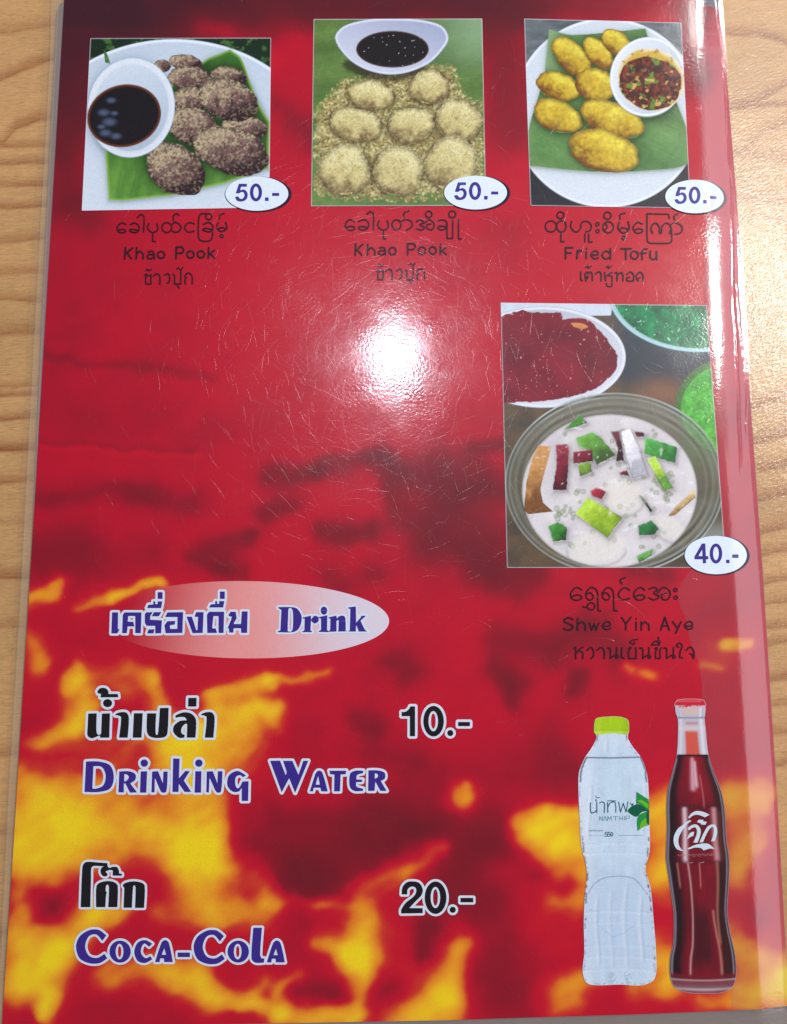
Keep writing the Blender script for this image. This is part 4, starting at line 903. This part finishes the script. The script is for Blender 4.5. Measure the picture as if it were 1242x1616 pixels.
for pts, a, b_c, nm in [('335,562 400,500 428,535 385,552', G1, G2, 'green_jelly_cube'), ('385,595 450,570 482,592 542,665 470,706 440,650 390,627', (96, 156, 56), (66, 100, 40), 'green_jelly_cube'),
                     ('388,702 440,690 447,732 402,752', (120, 160, 50), (84, 120, 40), 'green_jelly_cube'), ('665,590 795,635 786,698 660,660', (66, 160, 60), (30, 120, 50), 'green_jelly_cube'),
                     ('670,680 705,670 778,800 740,812', LM1, (110, 170, 60), 'lime_jelly_cube'), ('300,625 350,619 358,650 345,808 288,808 304,700', R1, R2, 'red_jelly_cube'),
                     ('372,652 450,643 453,690 372,701', R1, R2, 'red_jelly_cube'), ('525,570 560,566 580,690 545,690 555,640', R2, (60, 14, 30), 'red_jelly_cube'),
                     ('617,568 663,576 660,592 630,590', R2, (70, 14, 34), 'red_jelly_cube'), ('558,735 590,728 597,750 562,746', R1, R2, 'red_jelly_cube'),
                     ('566,572 603,560 640,640 676,745 612,762 590,680', (224, 222, 232), (200, 198, 210), 'coconut_strip'),
                     ('380,905 430,836 572,920 512,1002', LM1, LM2, 'lime_jelly_cube'), ('440,812 465,796 503,815 490,846 445,830', (170, 34, 56), R1, 'red_jelly_cube'),
                     ('270,955 310,937 345,960 344,1012 290,1016', (60, 136, 50), (30, 84, 36), 'green_jelly_cube'), ('635,952 690,930 720,965 700,990 640,992', (44, 120, 60), (24, 74, 42), 'green_jelly_cube'),
                     ('630,1075 695,1045 691,1075 640,1102', (110, 176, 90), (60, 120, 50), 'green_jelly_cube'), ('640,830 652,832 694,893 686,898', (60, 96, 60), (40, 70, 44), 'green_strip')]:
    CHUNKS.append(PLn(pts, 3, 12, len(items)))
    items.append((nm, CHUNKS[-1], chunk(a, b_c, 570+len(items))))
dish_photo([(790, 478), (1115, 482), (1146, 896), (800, 896)], (760, 460, 2.577), items, bg4, 'photo of jelly cubes in coconut milk in a glass bowl')

# ------------------------------------------------------------------ printed bottles
def printed(name, X, Y, items, org, label):
    x0, y0, sc = org; ZX, ZY = (X-x0)*sc, (Y-y0)*sc
    C = np.zeros(X.shape+(3,)); fields = []
    for nm, ff, paint in items:
        F = ff(ZX, ZY)/sc; P = paint(C, ZX, ZY, F*sc)
        m = ss(-.5, .5, F)[..., None] if fields else 1.0
        C = C*(1-m)+P*m; fields.append(F)
    above = np.full(X.shape, -1e9); ms = []
    for (nm, ff, paint), F in list(zip(items, fields))[::-1]:
        lim = fields[0] if nm != 'clip_free' else 1e9
        ms.append((nm, np.minimum(F, -above) if items[0][0] == nm or nm.endswith('cap') else np.minimum.reduce([F, -above, fields[0]]))); above = np.maximum(above, F)
    base = None
    for nm, V in ms[::-1]:
        if base is None: base = field_mesh(name, X, Y, np.minimum(fields[0], .8-above if False else V+.8), M_PRINT, 5, np.clip(C, 0, 1), menu, label=label)
        else: field_mesh(nm, X, Y, V, M_PRINT, 6, np.clip(C, 0, 1), base)
    return base
OB = (800, 1080, 2.81)
WB = '398,214~ 396,240~ 372,285~ 345,325~ 320,385~ 316,450~ 322,600~ 330,720~ 350,800~ 354,850~ 344,950~ 340,1050~ 342,1190~ 335,1270~ 352,1322~ 400,1333~ 500,1330~ 600,1333~ 655,1302~ 660,1180~ 650,1050~ 636,900~ 614,820~ 632,740~ 631,600~ 626,450~ 618,385~ 595,325~ 560,280~ 536,240~ 532,214~'
def squig(C, X, Y, pts, wd, col, a, s=1, br=0.0):
    d = segd(X+4*fbm(X, Y, 14, s), Y, pts); m = a*np.exp(-(d/wd)**2)
    if br: m = m*ss(-.15, .25, fbm(X, Y, 16, s+3))
    return mixc(C, lin(col), m)
def water(C, X, Y, F):
    c = lin((196, 216, 234))*np.ones(X.shape+(3,)); c = c*(1+.10*fbm(X*2.0, Y*.5, 60, 23)+.06*fbm(X, Y, 26, 24))[..., None]; c = mixc(c, lin((224, 230, 242)), .6*ss(420, 330, X)+.3*ss(560, 640, X)); c = mixc(c, lin((186, 204, 230)), .5*ss(700, 1000, Y)*ss(1350, 1150, Y))
    c = mixc(c, lin((214, 218, 232)), .7*(1-ss(0, 9, F)))
    c = mixc(c, lin((216, 222, 236)), .5*ss(320, 230, Y))
    DK = (38, 42, 66)
    c = squig(c, X, Y, [(352, 324), (460, 326), (592, 322)], 3, DK, .9)
    c = squig(c, X, Y, [(352, 326), (332, 372), (326, 430)], 4, DK, .9, 2); c = squig(c, X, Y, [(594, 326), (614, 380), (618, 430)], 4, DK, .9, 3)
    c = squig(c, X, Y, [(332, 640), (340, 740), (356, 810)], 4, DK, .8, 4, 1); c = squig(c, X, Y, [(356, 840), (350, 920), (350, 1000), (346, 1080)], 4, DK, .9, 5, 1)
    c = squig(c, X, Y, [(628, 680), (622, 780), (612, 830)], 4, DK, .8, 6, 1); c = squig(c, X, Y, [(616, 840), (634, 940), (640, 1000)], 4, DK, .95, 7, 1)
    c = squig(c, X, Y, [(344, 1180), (348, 1260)], 5, DK, .7, 8, 1); c = squig(c, X, Y, [(654, 1160), (652, 1250)], 5, DK, .7, 9, 1)
    c = squig(c, X, Y, smooth_pts([(358, 930), (385, 885), (430, 858), (500, 850), (560, 860), (600, 900), (622, 930)], [1]*7, False), 2.2, (120, 136, 164), .8, 10)
    c = squig(c, X, Y, [(365, 1000), (400, 1005)], 2, (150, 164, 190), .6, 11); c = squig(c, X, Y, [(420, 1080), (470, 1120), (520, 1100), (570, 1060)], 3, (160, 178, 208), .5, 12)
    for y_, a_ in [(700, .25), (742, .3), (1000, .35), (1050, .2), (1150, .25), (1200, .3), (1255, .3)]:
        yy = y_+10*((X-485)/150)**2+5*fbm(X, Y*0+y_, 40, 25); c = mixc(c, lin((158, 174, 204)), .55*a_*np.exp(-((Y-yy)/5)**2)*(.4+.6*ss(60, 140, abs(X-485)))); c = mixc(c, lin((240, 244, 250)), a_*.6*np.exp(-((Y-yy-9)/5)**2))
    for x_, y0_, y1_, a_ in [(360, 430, 700, .5), (600, 420, 690, .4), (395, 930, 1260, .5), (590, 920, 1240, .5), (440, 235, 315, .5), (520, 880, 1270, .35), (455, 900, 1270, .3)]:
        c = mixc(c, lin((238, 243, 250)), .6*a_*np.exp(-((X-x_-6*np.sin(Y/60))/7)**2)*ss(y0_, y0_+30, Y)*ss(y1_, y1_-30, Y))
        c = mixc(c, lin((130, 148, 184)), .5*a_*np.exp(-((X-x_-13-6*np.sin(Y/60))/5)**2)*ss(y0_, y0_+30, Y)*ss(y1_, y1_-30, Y))
    for a in (465, 538): c = mixc(c, lin((110, 124, 146)), .55*np.exp(-(((X-a)/16)**2+((Y-1302)/26)**2))*ss(.3, .7, speck(X, Y, 8, 21)))
    c = mixc(c, lin((120, 130, 156)), .5*np.exp(-((F-6)/4)**2)*ss(.5, .7, speck(X, Y, 12, 22)))
    for a in (402, 528): c = squig(c, X, Y, [(a, 222), (a-2 if a < 450 else a+4, 246)], 3, (90, 96, 120), .7, 13)
    return c
def capg(C, X, Y, F):
    c = lin((168, 204, 22))*np.ones(X.shape+(3,)); c = mixc(c, lin((196, 222, 60)), ss(200, 212, Y)*.7+.3*np.exp(-((X-410)/12)**2)); c = mixc(c, lin((130, 172, 20)), .5*ss(500, 540, X)+.3*np.exp(-((Y-203)/4)**2)); return c*(1+.08*fbm(X*3, Y*.4, 20, 33))[..., None]
X, Y = grid(905, 1122, 1042, 1560, 1.15)
wb = printed('water_bottle_picture', X, Y, [('water_bottle', PL(WB), water), ('green_cap', PL('388,165~ 396,150~ 440,143~ 500,143~ 534,155~ 540,170~ 540,212~ 532,222~ 470,216~ 398,222~ 386,212~'), capg)], OB, 'printed picture of a clear water bottle with lime green cap')
GL = ink('green_leaf_ink', (34, 142, 66)); GL2 = ink('lime_leaf_ink', (104, 180, 40)); GL3 = ink('dark_leaf_ink', (14, 92, 62)); TEAL = ink('teal_ink', (24, 92, 100)); TEAL2 = ink('pale_teal_ink', (96, 150, 156)); GREY = ink('pale_grey_ink', (140, 160, 180))
LB = (910, 1240, 8.871)
lettering('thai_label', prims("""s 14 192,235~ 190,340~ 205,376~ 240,372~ 280,340;s 14 280,225 280,375;r 8 270,200 10,10;s 9 262,140 278,165 325,162;s 14 318,238~ 350,224~ 385,240~ 384,375;s 14 430,232 435,370;s 13 435,295~ 470,235~ 520,225~ 542,250~ 546,370;s 11 428,208 545,208
s 13 585,225 612,366 650,242 690,366 715,222;s 13 752,240~ 766,262~ 790,250~ 772,285~ 830,285~ 838,215""", *LB), TEAL, 7, parent=wb)
lettering('label_name', prims('s 8 320,485 320,425 360,485 360,425;s 8 375,485 397,425 420,485;s 8 430,485 435,425 458,470 480,425 490,485;s 8 505,428 578,428;s 8 542,428 542,485;s 8 600,425 600,480;s 8 600,452 640,452;s 8 640,425 640,480;s 8 668,425 668,480;s 8 690,480 690,425~ 735,425~ 730,455~ 692,455', *LB), TEAL2, 7, parent=wb)
lettering('volume_mark', prims('s 10 428,648 400,648 395,672~ 425,676~ 418,704~ 390,700;s 10 468,648 440,648 436,672~ 465,676~ 458,704~ 430,700;r 10 490,677 13,26', *LB), TEAL, 7, parent=wb)
sm = ''.join(f's 6 {170+i*17},{608+(i*7)%9} {176+i*17},{640-(i*5)%8};s 5 {168+i*17},{625+(i*3)%7} {181+i*17},{622};' for i in range(12))+''.join(f's 5 {165+i*17},{688} {176+i*17},{700-(i*7)%14};' for i in range(13))+'s 5 580,690 925,690;'+''.join(f's 4 {590+i*22},{682} {600+i*22},{697};' for i in range(15))
lettering('small_print', prims(sm, *LB), GREY, 7, parent=wb)
for src, mt_ in [('p 832,80 1005,190 1005,330~ 930,290~ 830,230', GL), ('p 705,350 760,290~ 860,255~ 960,310 990,350 900,370~ 840,430~ 760,400~', GL3), ('p 705,352 800,375 930,350 850,420~ 830,432~ 760,400~', GL2), ('p 850,630 840,480~ 880,400~ 985,355 1000,420~ 1015,545 940,570~', GL),
                 ('p 870,615 905,500~ 985,440 1000,540 930,575~', GL2), ('p 835,210 900,240~ 985,310 1005,300 1000,260~ 900,190', GL2), ('p 985,320 1012,330 1014,545 975,520 970,420', GL3)]:
    lettering('label_leaf', prims(src, *LB), mt_, 7+.2*[GL, GL2, GL3].index(mt_), parent=wb, step=.8)

CB = '750,98~ 748,128~ 756,150~ 758,200~ 752,310~ 735,380~ 712,465~ 706,545~ 708,640~ 703,765~ 708,810~ 722,900~ 738,1020~ 735,1150~ 722,1215~ 723,1300~ 745,1345~ 800,1366~ 880,1370~ 955,1366~ 1002,1338~ 1016,1285~ 1010,1195~ 987,1090~ 976,1000~ 984,860~ 984,765~ 973,690~ 965,560~ 950,475~ 915,385~ 892,310~ 880,200~ 875,150~ 878,128~ 875,98~'
cbp, cbs = parse(CB.split()); cbq = smooth_pts(cbp, cbs, True)
_l = sorted([(y, x) for x, y in cbq if x < 770 or (x < 860 and y > 1340)]); _r = sorted([(y, x) for x, y in cbq if x > 860])
def cola(C, X, Y, F):
    xl = np.interp(Y, [a for a, b in _l if b < 800], [b for a, b in _l if b < 800]); xr = np.interp(Y, [a for a, b in _r], [b for a, b in _r])
    u = (X-(xl+xr)/2)/((xr-xl)/2)
    c = lin((132, 18, 36))*np.ones(X.shape+(3,))
    c = mixc(c, lin((92, 16, 28)), .5+.6*fbm(X*2, Y*.4, 60, 600)); c = mixc(c, lin((170, 24, 44)), .6*np.exp(-((u-.05)/.3)**2)*ss(540, 420, Y))
    c = mixc(c, lin((66, 18, 26)), ss(930, 1050, Y)*ss(1290, 1200, Y)*np.exp(-((u-.0)/.35)**4)*.9)
    c = mixc(c, lin((30, 18, 24)), ss(.42, .78, -u)*.95); c = mixc(c, lin((46, 26, 24)), ss(.5, .8, u)*.9)
    c = mixc(c, lin((52, 14, 24)), .5*np.exp(-((Y-545)/14)**2)+.4*np.exp(-((Y-785)/12)**2))
    def hl(uc, w_, y0, y1, col, a, wv=0):
        nonlocal c; c = mixc(c, lin(col), a*np.exp(-((u-uc-wv*np.sin(Y/120))/w_)**2)*ss(y0-8, y0+8, Y)*ss(y1+12, y1-12, Y))
    hl(-.04, .10, 325, 470, (216, 160, 172), .85); hl(.10, .07, 340, 455, (226, 196, 204), .7); hl(-.38, .075, 545, 785, (222, 190, 200), .95); hl(-.33, .03, 790, 1290, (206, 150, 150), .75, .05); hl(-.65, .03, 790, 900, (180, 110, 100), .7)
    hl(.62, .085, 545, 780, (204, 140, 146), .9); hl(.60, .05, 785, 1150, (176, 110, 96), .6, .04); hl(.70, .05, 800, 1300, (40, 24, 20), .8, .04); hl(.52, .04, 1000, 1290, (204, 130, 120), .6, -.05)
    hl(.92, .02, 330, 1290, (176, 178, 196), .5); hl(-.93, .03, 330, 1290, (150, 140, 158), .7); hl(.30, .03, 400, 545, (224, 120, 130), .4); hl(.05, .02, 790, 900, (220, 130, 130), .6); hl(.8, .05, 560, 780, (90, 40, 30), .8)
    # glass neck above the liquid
    g = mixc(lin((190, 184, 198))*np.ones(X.shape+(3,)), lin((208, 86, 70)), ss(.55, .35, abs(u+.02-(Y-250)/1500))*ss(195, 215, Y)); g = mixc(g, lin((214, 200, 200)), .7*np.exp(-((Y-195)/10)**2)); g = mixc(g, lin((190, 110, 110)), .7*np.exp(-((Y-172)/7)**2)*(abs(u) < .45))
    g = mixc(g, lin((226, 226, 236)), .8*np.exp(-((u-.72)/.12)**2)+.5*np.exp(-((u+.78)/.1)**2)); g = mixc(g, lin((110, 110, 130)), .7*np.exp(-((Y-148)/4)**2)+.5*np.exp(-((abs(u)-.8)/.05)**2)*(Y < 150)); g = mixc(g, lin((222, 180, 160)), .6*(abs(u) < .5)*ss(140, 128, Y))
    c = np.where((Y < 312)[..., None], g, c); c = mixc(c, lin((18, 14, 20)), .95*np.exp(-((Y-315)/5)**2)*(abs(u) < .95))
    b = ss(1300, 1330, Y+14*u*u); c = mixc(c, lin((140, 66, 78)), b*.8); c = mixc(c, lin((206, 190, 196)), .7*np.exp(-((Y-1352+8*u*u)/7)**2)+.5*np.exp(-((Y-1312+8*u*u)/4)**2)); c = mixc(c, lin((120, 20, 36)), .8*np.exp(-((Y-1296+10*u*u)/9)**2)); c = mixc(c, lin((110, 94, 98)), .7*np.exp(-((Y-1340)/8)**2))
    return mixc(c, lin((190, 184, 196)), .6*(1-ss(0, 4, F)))
def capr(C, X, Y, F):
    c = lin((196, 28, 50))*np.ones(X.shape+(3,)); c = mixc(c, lin((232, 110, 120)), .6*np.exp(-((Y-74)/4)**2)*(X < 860)); return mixc(c, lin((214, 196, 206)), .8*ss(90, 97, Y)*ss(.3, .6, speck(X, Y, 9, 3))+.6*(1-ss(0, 4, F)))
X, Y = grid(1045, 1098, 1166, 1572, 1.15)
cb = printed('cola_bottle_picture', X, Y, [('cola_bottle', PL(CB), cola), ('red_cap', PL('742,96~ 744,80~ 756,67~ 810,63~ 868,67~ 879,80~ 881,96~ 868,102~ 756,102~'), capr)], OB, 'printed picture of a glass cola bottle with red cap')
CWHITE = ink('bottle_logo_ink', (204, 220, 230))
CK = (1050, 1260, 10.35)
lettering('script_logo', prims("""p 365,310 420,240~ 500,202~ 600,212~ 720,262 640,305 560,272~ 490,262~ 430,285~ 390,320;p 520,370 535,345 615,345 610,370 672,378 650,425 585,425 565,398 510,385
p 265,440 200,490~ 140,600~ 130,710~ 170,810~ 250,850~ 300,850 250,820~ 212,740~ 212,640~ 270,520~ 330,440~ 380,390 420,365 395,350 330,385~
p 360,480 430,430~ 510,425~ 565,490~ 568,580~ 520,720 450,715 500,600~ 510,520~ 485,470~ 430,480~ 380,520;p 350,650 390,570~ 440,540~ 465,545 450,610 400,625 355,665
p 550,715 620,560~ 690,450~ 790,420~ 830,470~ 840,560~ 800,690 740,700 775,600~ 785,520~ 770,460~ 720,490~ 660,590~ 610,710
p 360,810 470,760~ 600,732~ 700,740~ 805,825 720,815~ 620,845 570,805~ 470,800~ 390,825~ 350,825""", *CK), CWHITE, 7, parent=cb)
sm = ''.join(f's 8 {200+i*30},{935-i} {212+i*30},{905+(i*7)%18-i};' for i in range(20))+'s 5 395,950 800,922;s 11 385,1050 445,1038;s 11 565,1048 625,1032'
lettering('small_print', prims(sm, *CK), ink('faint_logo_ink', (190, 130, 136)), 7, parent=cb)
